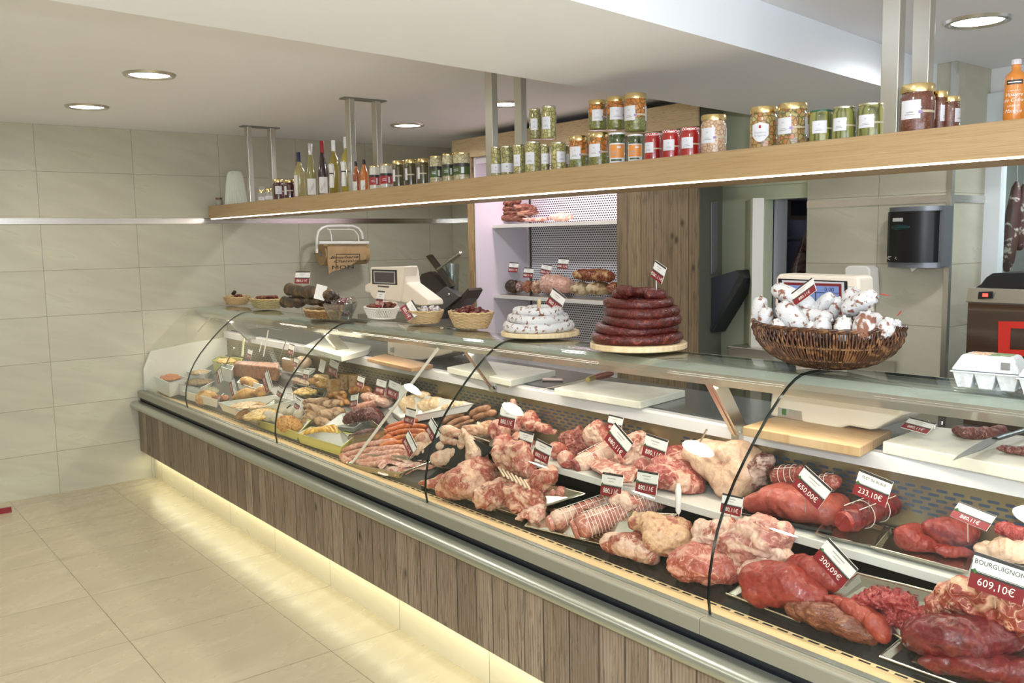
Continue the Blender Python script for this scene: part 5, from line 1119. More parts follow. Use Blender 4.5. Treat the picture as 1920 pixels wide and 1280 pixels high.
spoon((494,668),(503,619),'white plastic spatula standing highest near the terrine',m_whitep,.008); spoon((524,673),(537,637),'steel fork handle behind the vegetable aspic',m_steel,.004); spoon((486,660),(491,640),'thin white skewer beside the white spatula',m_whitep,.003)
# pastries and terrines
L=lump
L('bread_bun',[(387,745,18,12,0),(380,748,12,10,0)],m_brio,'golden bun at the front left beside the white tubs','bun',z0=ZL,amp=.002)
L('croissant',[(412,748,10,5,20),(420,746,9,5,-10)],m_terr,'small dark pastry pieces right of the golden bun','pastry',z0=ZL)
L('stuffed_pastry',[(447,743,12,7,0),(462,738,16,9,8),(478,737,9,6,0)],m_brio,'long golden stuffed pastry behind the white gratin dish','pastry',z0=ZL,amp=.002)
L('stuffed_pastry',[(490,735,10,9,10),(497,732,8,8,0)],m_brio,'small round golden pastry left of the tilted price card','pastry',z0=ZL,amp=.002)
tub([(445,717),(452,709),(492,722),(486,731)],-1+.04,.04,m_dishw,'small oval porcelain dish with one golden pastry','dish','porcelain_dish'); L('golden_pastry',[(466,716,15,8,-12),(476,718,9,6,-12)],m_brio,'golden pastry sitting in the small porcelain dish','pastry',z0=-.995,amp=.002)
def block(pts,z,h,mat,lab,cat,name,bev=.006,label2=None):
    return slab(name,pts,z+h,h,mat,lab,cat,None,bev)
block([(437,682),(447,675),(524,679),(521,690)],ZR+.02,.085,m_terr,'large red-brown terrine brick at the back left','terrine','terrine_brick')
tub([(434,706),(440,700),(526,705),(520,716)],ZR+.005,.03,m_dishd,'dark dish under the red-brown terrine brick','dish','dark_dish')
block([(528,672),(533,669),(552,672),(548,676)],ZR+.03,.075,m_asp,'upright vegetable aspic slice with coloured pieces','terrine','vegetable_aspic',.002)
L('pale_sausage_end',[(571,679,12,9,0),(566,678,10,9,0)],sp('pale_sausage',(.62,.42,.28),(.68,.52,.36),.5,.6,20,.35),'pale round sausage end on the back white tray','sausage',z0=ZR+.03,amp=.0015)
tub([(525,692),(535,687),(592,692),(578,700)],ZR+.03,.02,m_dishw,'white tray under the aspic and pale sausage end','tray','white_tray')
L('pate_slab',[(516,703,14,4,0),(500,702,12,4,0)],m_pate,'flat beige pate slab in front of the terrine brick','pate',z0=ZR,amp=.001)
block([(546,711),(556,706),(582,716),(579,722)],ZR,.028,m_pate,'grey pate slab with golden edge left of the quiche','pate','pate_slab',.003)
block([(586,706),(592,700),(616,702),(617,712)],ZR+.01,.035,m_grat,'golden quiche wedge in front of the black price cards','quiche','quiche_slice',.003)
L('golden_pie',[(593,716,14,6,-15),(604,722,12,7,0)],m_brio,'golden pie crust between the quiche wedge and the dark oval dish','pie',z0=ZR,amp=.002)
def crust(x,y,w,h,th_,lab):
    P=at2(x,y,ZR+.055); s=mpp(P); t=thing('pate_en_croute',lab,'pate in crust',V((P.x,P.y,P.z-.055)),math.radians(12),'pates in crust'); W=w*s;Hh=h*s
    b=MB(); b.b2((-W/2,0,0),(W/2,th_,Hh)); b.build('filling',m_pate,t,smooth=False,bev=.002)
    b=MB(); b.b2((-W/2-.004,-.002,0),(-W/2,th_,Hh)); b.b2((W/2,-.002,0),(W/2+.004,th_,Hh)); b.b2((-W/2-.004,-.002,Hh),(W/2+.004,th_,Hh+.006)); b.b2((-W/2-.004,-.002,-.0),(W/2+.004,th_,.004)); b.build('crust',m_pcrust,t,smooth=False,bev=.001)
crust(641,712,27,27,.11,'tall pate in golden crust behind the smoked sausages'); crust(660,711,14,24,.09,'narrow pate in crust right of the tall one'); crust(616,728,9,32,.10,'thin upright slice of pate in crust beside the dark oval dish')
tub([(546,724),(556,720),(612,731),(606,745)],-1+.045,.045,m_dishd,'dark oval dish with pale rim and golden gratin','dish','oval_dish',group=None); fill(575,732,24,6,-1+.048,m_grat,'golden gratin in the dark oval dish','gratin','gratin')
tub([(409,755),(517,741),(553,751),(452,771)],-1+.05,.05,m_dishw,'long white gratin dish almost empty, at the front left','dish','gratin_dish',handle=[(535,748),(538,736),(549,738),(551,750)]); fill(480,757,48,8,-1+.036,sp('gratin_remains',(.70,.48,.24),(.50,.22,.06),.54,.60,26,.4,.2,base2=(.76,.60,.36)),'scraped remains of gratin in the white dish','gratin','gratin_remains',h=.008,th=10)
tub([(462,783),(516,748),(545,759),(484,794)],-1+.03,.03,m_trays,'foil tray of golden potato gratin across the glass joint','tray','foil_tray'); fill(503,771,33,14,-1+.036,m_grat,'golden potato gratin in the foil tray','gratin','gratin',amp=.008,fr=60,th=-32)
L('baked_crust',[(470,768,26,6,22),(455,778,14,5,22)],m_bread,'baked crust slice lying between the white dish and the foil tray','bread',z0=-.995,amp=.003)
# yellow dishes, potatoes, fried ball, carrots
tub([(480,786),(503,773),(583,788),(560,812)],-1+.045,.045,m_dishy,'yellow-green dish with potatoes and a fried ball','dish','yellow_dish',group='yellow dishes',inner=m_dishw); tub([(556,812),(583,800),(668,815),(640,838)],-1+.05,.05,m_dishy,'yellow-green dish with orange carrots','dish','yellow_dish',group='yellow dishes',inner=m_dishw)
for i,(x,y,a,c,lab) in enumerate(((504,780,11,9,'pale grey potato at the left end of the yellow dish'),(521,784,11,8,'pale grey potato second from the left in the yellow dish'),(533,774,9,8,'small pale potato behind the fried ball'),(549,772,10,9,'pale potato right of the small one'),(560,778,9,10,'pale potato at the right, below the small price card'))): L('cooked_potato',[(x,y,a,c,0)],m_pot,lab,'potato','pale potatoes',z0=-.97,amp=.001)
L('fried_ball',[(542,795,22,14,-10),(552,800,14,10,0)],m_fried,'orange-brown crisp fried ball in the yellow dish','fried ball',z0=-.995,amp=.004,fr=60)
for k in range(6): sausage([(566+9*k-3,816-2*k),(580+9*k,806-1.5*k),(598+7*k,806+1.2*k)],3.6,m_yel,'cooked orange-yellow carrot stick in the yellow dish','carrot','cooked carrots in the yellow dish',z=-.952,name='carrot_stick',knot=False)
for i,(l,lab) in enumerate((([(590,757,22,8,-10),(604,753,14,7,0)],'grilled meat piece at the back left of the brown pile'),([(600,770,25,8,-22),(585,765,14,7,-10)],'long grilled meat piece with dark ridges in the pile'),([(622,757,16,7,10)],'small grilled piece touching the small price card'),([(580,785,13,9,0)],'round grilled piece at the lower left of the pile'),([(619,778,24,8,-8),(632,772,14,7,0)],'grilled piece in the middle of the brown pile'),([(606,792,16,8,-20)],'grilled piece at the front of the brown pile'),([(590,778,18,7,-25)],'striped grilled piece beside the round one'))): L('grilled_piece',l,m_grill,lab,'grilled meat','pile of grilled meat',z0=-.995,amp=.004)
for i,(p,r_,lab) in enumerate((([(656,734),(676,729),(696,735)],8,'thick orange-brown smoked sausage right of the tall pate'),([(630,742),(640,748),(655,757)],6,'curved orange-brown smoked sausage left of the thick one'),([(648,738),(644,750),(640,760)],5,'short smoked sausage crossing the curved one'),([(702,738),(716,737),(728,740)],5,'thin smoked sausage before the mortadella'),([(612,745),(630,738),(648,736)],5,'thin smoked sausage behind the brown pile'))): sausage(p,r_,m_smk,lab,'sausage','smoked sausages',z=ZR+.01)
L('mortadella_end',[(727,737,13,11,-35),(722,734,11,9,-35)],m_mort,'pink mortadella end with a round cut face','sausage',z0=ZR,amp=.001)
L('sliced_ham',[(705,748,26,9,-12),(724,757,20,8,-20)],m_mort,'pink sliced ham behind the thick pink sausage','ham',z0=ZR-.02,amp=.003)
sausage([(660,768),(690,760),(716,752)],8.5,m_chip,'thick mottled pink sausage lying above the wrapped sausage','sausage',None,z=-.985,name='thick_sausage')
L('vacuum_packed_meat',[(668,782,24,13,15),(692,778,24,13,-5),(708,787,14,12,0)],m_blood,'purplish wrapped sausage meat on a pale tray','sausage meat',z0=-.995,amp=.006)
tub([(609,798),(640,776),(700,775),(665,802)],-1+.025,.025,m_dishw,'pale tray under the purplish wrapped sausage meat','tray','pale_tray')
tub([(631,799),(697,788),(722,806),(651,819)],-1+.07,.07,m_tubc,'clear plastic container with dark blood sausages','container','clear_container')
for k in range(3): sausage([(652+8*k,822-3*k),(672+8*k,815-3*k),(695+7*k,812-2*k)],6,m_blood,'dark blood sausage in the clear container','sausage','blood sausages in the clear container',z=-.955)
for i,(p,lab) in enumerate((([(722,803),(755,793),(788,786)],'merguez highest and farthest in the orange row'),([(720,810),(758,799),(800,799)],'merguez second from the back of the orange row'),([(722,818),(760,808),(802,809)],'merguez third in the orange row'),([(728,826),(762,818),(798,818)],'merguez fourth in the orange row'),([(734,832),(765,827),(790,828)],'merguez nearest the pink sausages'))): sausage(p,5.2,m_merg,lab,'sausage','orange merguez',z=-.985)
for i,(p,lab) in enumerate((([(704,824),(716,812),(728,808)],'knotted red merguez end at the upper left'),([(708,832),(722,822),(734,818)],'knotted red merguez end in the middle'),([(712,838),(728,832),(744,830)],'knotted red merguez end nearest the front'))): sausage(p,6,m_merg,lab,'sausage','orange merguez',z=-.985)
for i,(p,lab) in enumerate((([(640,846),(670,836),(700,832),(745,826)],'pink chipolata farthest from the front glass'),([(644,854),(680,846),(715,842),(758,838)],'pink chipolata second from the back'),([(652,861),(690,855),(725,850),(756,846)],'pink chipolata in the middle of the row'),([(664,868),(700,863),(730,858),(752,854)],'pink chipolata second from the front'),([(640,852),(648,862),(662,868)],'short pink chipolata turned across the left end'),([(672,873),(700,871),(725,866)],'pink chipolata nearest the front glass'))): sausage(p,6.4,m_chip,lab,'sausage','pink chipolatas',z=-.985)
tub([(650,868),(676,852),(830,858),(750,887)],-1+.028,.028,m_trays,'steel tray under the bacon slices and pink chipolatas','tray','steel_tray',group='steel trays')
m_bac=meat('bacon_slice',(0.447,0.146,0.095),(.74,.52,.42),.5,24,(1,1,1),lean2=(.44,.12,.08))
def ribbon(pts,w,mat,lab,group,z=-.98,th=.004,name='bacon_slice',cat='bacon'):
    S=smoothpath([at2(p[0],p[1],(p[2] if len(p)>2 else z)) for p in pts],5); O=S[len(S)//2].copy(); vs=[];fs=[];n=len(S)
    for i,p in enumerate(S):
        t_=(S[min(i+1,n-1)]-S[max(i-1,0)]).normalized(); sd=V((0,0,1)).cross(t_).normalized(); tilt=.55+.35*math.sin(i*.6); e=(sd*math.cos(tilt)+V((0,0,1))*math.sin(tilt)); nn=t_.cross(e).normalized()
        for a,c in ((-1,-1),(1,-1),(1,1),(-1,1)): vs.append(p-O+e*(w/2*a)+nn*(th/2*c)+V((0,0,.004*math.sin(i*.9))))
    for i in range(n-1):
        for k in range(4): k2=(k+1)%4; fs.append((i*4+k,i*4+k2,(i+1)*4+k2,(i+1)*4+k))
    fs+=[(3,2,1,0),tuple((n-1)*4+k for k in range(4))]; b=MB().add(vs,fs); o=b.build(name,mat,loc=O,ang=60); tag(o,lab,cat,group); return o
for i,(p,lab) in enumerate((([(688,858),(715,846),(750,840),(785,848)],'bacon slice at the back of the tray'),([(684,864),(712,854),(748,850),(790,858)],'bacon slice second from the back'),([(700,872),(722,858),(755,860),(788,868)],'bacon slice with a fold in the middle of the tray'),([(712,878),(728,864),(752,872),(796,870)],'bacon slice third from the front'),([(724,884),(745,878),(775,872),(812,866)],'bacon slice second from the front'),([(742,888),(765,882),(790,876),(822,869)],'bacon slice at the front edge of the tray'),([(690,852),(720,842),(760,838),(800,852)],'bacon slice touching the pink chipolatas'))): ribbon(p,.030,m_bac,lab,'bacon slices on the steel tray',z=-.985)
# chicken
CK=lambda l:[(x,y,a*1.05,b*1.08,t) for x,y,a,b,t in l]
for l,lab in (([(801,821,17,9,-6),(788,824,9,7,0)],'pale chicken thigh touching the merguez row'),([(842,808,15,9,-12),(857,812,10,6,-14),(871,817,7,4,-16),(881,820,4,3,-16)],'chicken drumstick lying highest behind the tilted card'),([(841,823,15,9,-14),(856,829,9,6,-18),(867,834,6,4,-22)],'chicken drumstick below the highest one'),([(797,841,23,13,12),(818,847,12,9,0)],'broad chicken thigh at the left of the pile'),([(836,838,16,9,-10)],'chicken thigh in the middle of the pile'),([(832,860,22,13,0),(855,850,17,12,30),(868,834,8,8,60),(868,821,5,7,80)],'whole chicken leg bent in the middle of the pile'),([(894,856,18,18,10),(886,837,11,13,20),(876,820,6,9,30),(869,808,4,5,30)],'whole chicken leg standing at the right with its bone end up')): L('poultry_piece',CK(l),m_chk,lab,'chicken leg','raw chicken legs',z0=-.995,amp=.0022,smooth=4,fr=30)
tub([(770,862),(840,805),(925,840),(870,880)],-1+.022,.022,m_trayb,'black tray under the raw chicken legs','tray','black_tray')
tub([(729,767),(790,741),(888,757),(752,784)],-1+.035,.035,m_dishw,'white dish with breaded escalopes and a skewer card','dish','porcelain_dish')
for l,lab in (([(764,760,17,12,-40),(778,752,12,10,-40)],'breaded escalope cut open at the left of the white dish'),([(806,760,22,11,0),(818,756,14,11,0)],'breaded escalope in the middle of the white dish'),([(850,762,22,6,8),(866,758,14,5,0)],'flat pale escalope at the right end of the white dish'),([(793,740,13,6,-8)],'small brown escalope behind the others')): L('breaded_escalope',l,sp('breading',(.72,.52,.30),(.78,.62,.40),.5,.6,60,.45,base2=(.62,.38,.20)),lab,'escalope','breaded escalopes',z0=-.995,amp=.002)
for p,r_,lab in (([(828,793),(845,782),(870,776)],5.5,'brown sausage at the left of the tray behind the drumsticks'),([(838,800),(856,789),(884,782)],5.5,'brown sausage in the middle of the tray'),([(850,804),(866,797),(890,788)],5.5,'brown sausage nearest the chicken drumsticks'),([(830,786),(842,777),(858,772)],5,'short brown sausage at the back left of the tray'),([(882,778),(900,768),(920,764)],7,'thick brown sausage at the upper right of the tray'),([(888,784),(908,777),(930,772)],7,'thick brown sausage below the upper right one')): sausage(p,r_,sp('brown_sausage',(.30,.13,.06),(.42,.21,.11),.5,.6,30,.35,.2,base2=(.22,.09,.04)),lab,'sausage','brown sausages',z=-.985)
L('chicken_fillet',[(895,806,26,8,-10),(915,800,16,9,0),(878,808,12,5,-10)],m_chf,'pale orange chicken fillets in the steel tray behind the drumsticks','chicken fillet',z0=.79,amp=.004)
tub([(838,802),(895,789),(952,806),(918,828)],.812,.035,m_trays,'deep steel tray holding the pale chicken fillets','tray','steel_tray',group='steel trays')
tub([(955,793),(985,779),(1045,786),(1040,806)],.80,.015,m_trays,'shallow steel tray under the veal pieces on the tier','tray','steel_tray',group='steel trays')
for l,lab in (([(936,808,16,19,15),(947,828,13,14,-20),(932,836,9,10,0)],'dark glossy red veal piece hanging over the tier edge'),([(970,795,24,18,-15),(950,800,16,16,0)],'large veal piece behind the white price card'),([(992,786,11,15,-30),(1000,795,14,11,0)],'red veal end right of the price card'),([(1018,802,17,8,-18),(1034,808,10,5,-18)],'smooth pale veal piece at the right'),([(962,756,4,7,-10)],'small red tip sticking up behind the price card'),([(975,825,14,12,0),(990,830,10,8,0)],'pale veal piece below the second price card')): L('veal_piece',l,m_veal,lab,'veal','veal pieces',z0=.776,amp=.005)
# ---- front row, right: lamb, pork, beef
tub([(788,908),(870,868),(1098,926),(972,965)],.595,.02,m_trays,'wide steel tray under the lamb shoulders at the front','tray','steel_tray',group='steel trays')
L('lamb_shoulder',[(880,905,46,27,-6),(905,880,28,20,-25),(850,910,30,20,15),(818,902,20,9,22),(795,905,12,4,10),(900,922,30,14,-4)],m_lamb,'large fatty lamb shoulder at the front of the wide steel tray','lamb','lamb cuts',z0=.59,amp=.007,fr=16)
L('lamb_rack',[(955,862,34,20,-30),(975,845,18,18,-60),(985,878,26,15,-32),(1018,900,20,19,0),(1030,892,14,17,-30)],m_lamb,'lamb forequarter with rib ends and a thick knuckle, behind','lamb','lamb cuts',z0=.60,amp=.007,fr=18)
rk=bpy.data.objects['lamb_rack']; b=MB()
for k in range(7): p=at(935+8*k,876+4*k,y=-.66)-rk.location; q=at(945+8*k,892+4*k,y=-.70)-rk.location; b.tube([p,q],.0045,6)
b.build('rib_bones',pm('bone',(.74,.58,.42),.4),rk,ang=80)
L('lamb_neck',[(918,932,28,20,10),(940,922,26,22,0),(978,935,30,24,-5),(998,918,20,12,-35),(1002,946,18,11,10)],m_lamb,'sawn lamb neck with purple-grey folds nearest the glass','lamb','lamb cuts',z0=.59,amp=.012,fr=24)
L('lamb_trimming',[(1040,926,9,8,0),(1053,922,9,9,0)],m_pink,'small pink meat roll alone on the wide steel tray','lamb','lamb cuts',z0=.59,amp=.003)
b=MB(); A_=at(958,900,y=-.66); b.tube([at(953,893,z=.70),at(1003,925,z=.68)],.004,6); tag(b.build('steel_skewer',m_steel),'steel skewer bar lying across the lamb neck','skewer')
def roast(p,q,r0,r1,mat,lab,z0,n=9,face=True,cat='roast',group=None,lm=None,ys=None):
    """rolled joint tied with twine; p is the cut end nearer the customer"""
    s=mpp(at2(*p,z0+.05)); R0=r0*s; P=at2(*p,z0+R0*.95); Q=at2(*q,z0+r1*mpp(at2(*q,z0+.05))*.95); R1=r1*mpp(Q)
    if ys: P=at(*p,y=ys[0]); Q=at(*q,y=ys[1]); R0=r0*mpp(P); R1=r1*mpp(Q)
    O=V((P.x,P.y,base_z(P,z0)))
    lob=[]; 
    for i in range(8): u=i/7; c=P.lerp(Q,u); rr=R0+(R1-R0)*u; lob.append((c,(rr*1.03,rr*1.03,rr*.97),Matrix.Identity(3)))
    me=blend(lob,O,None,.0035,20,-.03,4,rnd.randint(0,99)); me.materials.append(mat); me.name='rolled_roast'
    o=bpy.data.objects.new('rolled_roast',me); COL.objects.link(o); o.location=O; tag(o,lab,cat,group)
    ax=(Q-P).normalized(); e1=ax.cross(V((0,0,1))).normalized(); e2=e1.cross(ax)
    if face:
        C=P-ax*R0*.80-O; b=MB(); vs=[C-ax*.0+(e1*math.cos(a)+e2*math.sin(a))*R0*.80 for a in [2*PI*i/28 for i in range(28)]]; vs2=[v-ax*.012-(v-C)*.12 for v in vs]; k=28
        b.add(vs+vs2,[(i,(i+1)%k,(i+1)%k+k,i+k) for i in range(k)]+[tuple(range(k,2*k))]); b.build('cut_face',lm or m_pink,o,ang=60)
    b=MB()
    for i in range(n):
        u=(i+.7)/(n+.4); c=P.lerp(Q,u)-O; rr=(R0+(R1-R0)*u)*1.045+.001; b.tube([c+(e1*math.cos(a)+e2*math.sin(a))*rr for a in [2*PI*j/28 for j in range(28)]],.0011,5,0,True)
    for ph in (.9,2.2):
        b.tube([P.lerp(Q,u/10)-O+(e1*math.cos(ph)+e2*math.sin(ph))*((R0+(R1-R0)*u/10)*1.05+.001) for u in range(11)],.0011,5)
    b.build('butcher_twine',m_twine,o,ang=80); return o
L('pork_trimming',[(985,966,18,6,20),(1005,958,20,9,20),(1000,972,16,6,0)],m_pinkf,'ragged pink pork trimming left of the first rolled loin','pork','pork cuts',z0=.585,amp=.007)
roast((1048,975),(1150,938),19,17,m_pinkf,'rolled tied pork loin with a round pink cut face, left one',.585,9,ys=(-.70,-.50),lm=pm('loin_face',(.52,.20,.16),.3,0,.3),group='pork loins')
roast((1098,985),(1235,935),24,21,m_pink,'longest netted pork loin tied with many strings, right one',.585,22,ys=(-.715,-.49),lm=m_pink,group='pork loins')
L('pork_knuckle',[(1165,935,18,12,20),(1180,945,14,10,0)],m_pinkf,'pink fatty pork end between the two rolled loins','pork','pork cuts',z0=.60,amp=.006)
tub([(985,985),(1020,950),(1270,965),(1170,1030)],.588,.012,m_trays,'steel tray under the two rolled pork loins','tray','steel_tray',group='steel trays')
L('pork_collar',[(1155,1018,28,18,-8),(1185,1025,34,20,-14),(1215,1038,24,17,-20),(1205,1012,28,12,-15)],meat('collar_pork',(0.310,0.077,0.052),(.72,.50,.38),.46,12,lean2=(.28,.06,.04)),'lower pork collar slab with a white fat eye, nearest the glass','pork','pork cuts',z0=.575,amp=.005)
L('pork_collar',[(1205,985,28,16,-35),(1235,985,34,20,-20),(1265,985,30,18,-10),(1240,1015,34,22,-25),(1278,1010,22,18,0)],meat('collar_pork_tan',(0.344,0.103,0.069),(.66,.43,.25),.54,11,lean2=(.32,.08,.05)),'upper pork collar slab with tan fat cap leaning on the lower one','pork','pork cuts',z0=.60,amp=.006)
L('pork_shoulder',[(1322,990,24,12,0),(1345,1000,30,18,-5),(1330,1015,30,16,0),(1365,985,18,12,-20)],m_pinkf,'marbled pork shoulder half hidden behind the glass joint','pork','pork cuts',z0=.60,amp=.006)
L('pork_ham',[(1290,1055,36,30,10),(1325,1060,42,30,-6),(1360,1070,28,22,-10),(1310,1035,32,20,10)],meat('ham_pork',(0.378,0.103,0.073),(.70,.38,.29),.40,9,lean2=(.36,.075,.055)),'rounded pink ham joint lying at the front before the glass joint','pork','pork cuts',z0=.575,amp=.006)
L('fresh_ham',[(1400,1015,46,34,8),(1440,1020,38,30,-5),(1370,1010,26,26,30),(1420,985,36,18,0),(1462,1000,20,18,0),(1400,1045,30,14,15)],meat('fresh_ham_skin',(0.396,0.138,0.112),(.72,.48,.36),.50,8,lean2=(.40,.12,.10)),'large purple-pink fresh ham with pale fat border right of the glass joint','pork','pork cuts',z0=.60,amp=.007)
L('pork_flap',[(1430,1062,34,18,-5),(1468,1045,30,16,-25),(1405,1070,22,14,0)],m_pinkf,'pink pork flap under the large fresh ham','pork','pork cuts',z0=.58,amp=.006)
tub([(1362,1112),(1400,1090),(1560,1130),(1500,1165)],.582,.012,m_trays,'steel tray with red juice under the beef rump','tray','steel_tray',group='steel trays')
L('beef_rump',[(1440,1090,46,34,-8),(1485,1100,46,36,-14),(1520,1118,28,26,-15),(1425,1110,30,26,0)],m_beef2,'thick red beef rump at the front with a smooth face','beef','beef cuts',z0=.578,amp=.005,fr=14)
L('beef_topside',[(1505,1065,30,20,-10),(1535,1072,38,25,-20),(1562,1088,24,22,-20),(1500,1052,20,12,0)],m_beef2,'flat light red beef topside behind the rump','beef','beef cuts',z0=.585,amp=.003,fr=12)
L('brown_beef_steak',[(1510,1145,34,18,-10),(1555,1158,44,24,-18),(1600,1178,34,20,-25),(1632,1195,14,10,-20)],m_brown,'brown-grained beef flank with curved fibres nearest the glass','beef','beef cuts',z0=.572,amp=.004,fr=16)
L('beef_shank',[(1575,1130,30,10,-20),(1612,1148,36,19,-25),(1645,1172,26,20,-30),(1655,1192,14,14,-20)],meat('orange_beef',(.31,.05,.03),(.48,.15,.08),.2,8,lean2=(.28,.035,.02),veins=False),'smooth orange-red beef strip right of the brown flank','beef','beef cuts',z0=.578,amp=.003,fr=12)
L('minced_beef',[(1640,1130,30,20,10),(1670,1122,34,22,0),(1700,1140,32,24,-15),(1735,1150,22,16,0),(1690,1162,26,16,-10),(1620,1125,14,10,0)],m_bmince,'bright red coarse beef pieces heaped on a steel tray','beef','beef cuts',z0=.59,amp=.013,fr=34,fine=.004)
tub([(1546,1122),(1608,1074),(1790,1120),(1700,1200)],.592,.016,m_trays,'steel tray with bright rim under the red beef pieces','tray','steel_tray',group='steel trays')
L('beef_chuck',[(1760,1195,60,36,-6),(1815,1200,66,40,-10),(1870,1190,50,34,10),(1715,1180,26,20,30)],m_dk,'huge dark red beef chuck at the lower right corner','beef','beef cuts',z0=.60,amp=.006,fr=13)
L('stewing_beef',[(1800,1125,46,26,-20),(1850,1115,54,26,-12),(1900,1140,46,40,-35),(1780,1150,34,20,-15),(1860,1160,50,24,-20)],meat('stew_beef',(0.28,.04,.022),(.64,.38,.24),.40,9,lean2=(.24,.03,.018)),'fatty stewing beef heaped behind the dark chuck under its name card','beef','beef cuts',z0=.62,amp=.012,fr=20)
L('beef_slab',[(1790,1245,66,18,-6),(1860,1250,70,24,-6),(1920,1262,50,26,0)],m_dk,'dark red beef slab lying under the huge chuck','beef','beef cuts',z0=.575,amp=.004,fr=14)
L('beef_piece',[(1910,1262,22,20,0)],m_brown,'brown beef piece cut off by the lower right corner','beef','beef cuts',z0=.575)
tub([(1650,1230),(1720,1170),(2000,1230),(1930,1330)],.58,.014,m_trays,'steel tray under the dark beef in the lower right corner','tray','steel_tray',group='steel trays')
# ---- tier, right
ZT_=.7725
L('beef_round',[(1047,846,17,15,-35),(1062,862,16,14,-40)],m_veal,'small tied veal noix at the left end of the tier','veal','meats on the tier',z0=ZT_,amp=.003)
L('meat_bundle',[(1065,825,16,14,0),(1085,822,20,17,0),(1078,842,18,14,0),(1100,835,12,12,0)],meat('bundle_meat',(0.258,0.052,0.039),(.58,.30,.22),.32,14),'knobbly dark pink meat bundle behind the veal noix','veal','meats on the tier',z0=ZT_,amp=.008,fr=30)
L('pork_chop_rack',[(1112,815,18,18,25),(1122,808,16,18,10),(1135,822,14,14,0)],m_pinkf,'upright pork chop rack with pale rind edge','pork','meats on the tier',z0=ZT_,amp=.004)
roast((1092,868),(1150,842),18,22,m_pinkf,'boned pork loin with rind and a dark red end face',ZT_,3,ys=(-.50,-.36),lm=meat('dark_face',(0.224,0.030,0.026),(.55,.25,.2),.3,16),group='tier roasts')
for k,(p,lab) in enumerate((([(1106,850),(1118,870),(1140,886),(1190,896)],'pork belly strip nearest the tier edge'),([(1112,845),(1128,864),(1152,878),(1196,886)],'pork belly strip second from the tier edge'),([(1120,843),(1140,858),(1165,868),(1200,876)],'pork belly strip third from the tier edge'))): ribbon(p,.042,m_bac,lab,'pork belly strips',z=ZT_+.03,th=.012,name='pork_belly',cat='pork')
L('pork_ribs',[(1180,845,22,26,-40),(1195,830,16,20,-20),(1205,862,26,14,-10),(1175,872,22,14,-30)],m_pinkf,'pale marbled pork ribs between two price cards','pork','meats on the tier',z0=ZT_,amp=.008,fr=30)
L('pork_joint',[(1208,880,24,18,0),(1230,868,26,16,25),(1262,858,32,20,10),(1250,895,42,22,-12),(1285,905,36,18,-18),(1300,880,30,24,0)],meat('pork_leg',(0.344,0.082,0.065),(.70,.44,.32),.42,9,lean2=(.30,.05,.045)),'pink pork leg with a dark hollow at its cut end','pork','meats on the tier',z0=ZT_,amp=.006)
L('veal_breast',[(1330,850,46,22,-4),(1385,852,42,24,-8),(1345,872,46,32,-20),(1395,880,40,34,-20),(1368,908,30,26,-40)],m_fatc,'big pale fat-covered veal breast hanging over the tier edge at the glass joint','veal','meats on the tier',z0=ZT_,amp=.005,fr=12)
L('veal_shank',[(1418,885,20,26,20),(1432,868,20,18,0)],meat('dark_shank',(0.172,0.043,0.034),(.60,.42,.34),.45,14),'brown and white shank end right of the glass joint','veal','meats on the tier',z0=ZT_,amp=.006)
roast((1463,892),(1500,888),19,17,meat('tied_red',(0.344,0.060,0.043),(.62,.35,.27),.2,10),'small round tied red roast behind the large pink slab, left one',ZT_,3,face=False,group='small tied roasts'); roast((1540,908),(1562,902),17,16,meat('tied_red',0,0),'small round tied red roast partly behind the price card, right one',ZT_,2,face=False,group='small tied roasts')
L('veal_slab',[(1425,945,30,16,0),(1465,940,46,26,-8),(1510,948,48,30,-12),(1550,960,36,24,-18),(1500,925,50,18,-10),(1570,945,22,18,-20)],meat('salmon_veal',(.36,.08,.055),(.52,.19,.13),.2,7,lean2=(.33,.055,.04),veins=False),'large smooth salmon-pink slab on a black tray','veal','meats on the tier',z0=ZT_+.004,amp=.004,fr=11)
tub([(1385,962),(1425,925),(1590,950),(1560,998)],ZT_+.014,.012,m_trayb,'black tray under the large salmon-pink slab','tray','black_tray')
roast((1597,972),(1665,945),25,24,m_dk,'dark red beef fillet roll wrapped in clear film',ZT_+.004,2,ys=(-.50,-.33),lm=meat('fillet_face',(0.258,0.015,0.013),(.46,.1,.08),.15,8),group='tier roasts')
tub([(1530,1000),(1590,950),(1730,965),(1640,1025)],ZT_+.012,.012,m_trays,'steel tray with juice under the beef fillet roll','tray','steel_tray',group='steel trays')
tub([(1635,1025),(1705,968),(1885,1002),(1815,1072)],ZT_+.014,.014,m_trays,'steel tray with bright red beef pieces on the tier','tray','steel_tray',group='steel trays')
for l,lab in (([(1705,1010,28,20,-30),(1735,1020,26,12,-20),(1722,995,24,12,-15)],'folded bright red beef piece at the left of the tray'),([(1765,990,34,18,-6),(1800,996,34,20,-14),(1780,1010,30,14,-10)],'larger bright red beef piece with torn edge in the middle'),([(1790,1035,34,9,-6),(1765,1028,18,8,-10)],'thin flat red beef piece at the front of the tray')): L('red_beef_piece',l,m_beef2,lab,'beef','beef pieces on the tier tray',z0=ZT_+.006,amp=.004)
L('fat_beef',[(1870,1035,36,20,-8),(1910,1030,36,24,0)],m_fat,'fat-capped beef behind the large name card','beef','meats on the tier',z0=ZT_,amp=.006)
L('beef_scrap',[(1885,992,16,9,-10),(1912,1000,18,12,0)],m_bmince,'dark red beef scraps at the right picture edge on the tier','beef','meats on the tier',z0=ZT_,amp=.008)
t=thing('digital_thermometer','small white digital thermometer on the air slots below the bacon tray','thermometer',at(718,888,y=-.80),0)
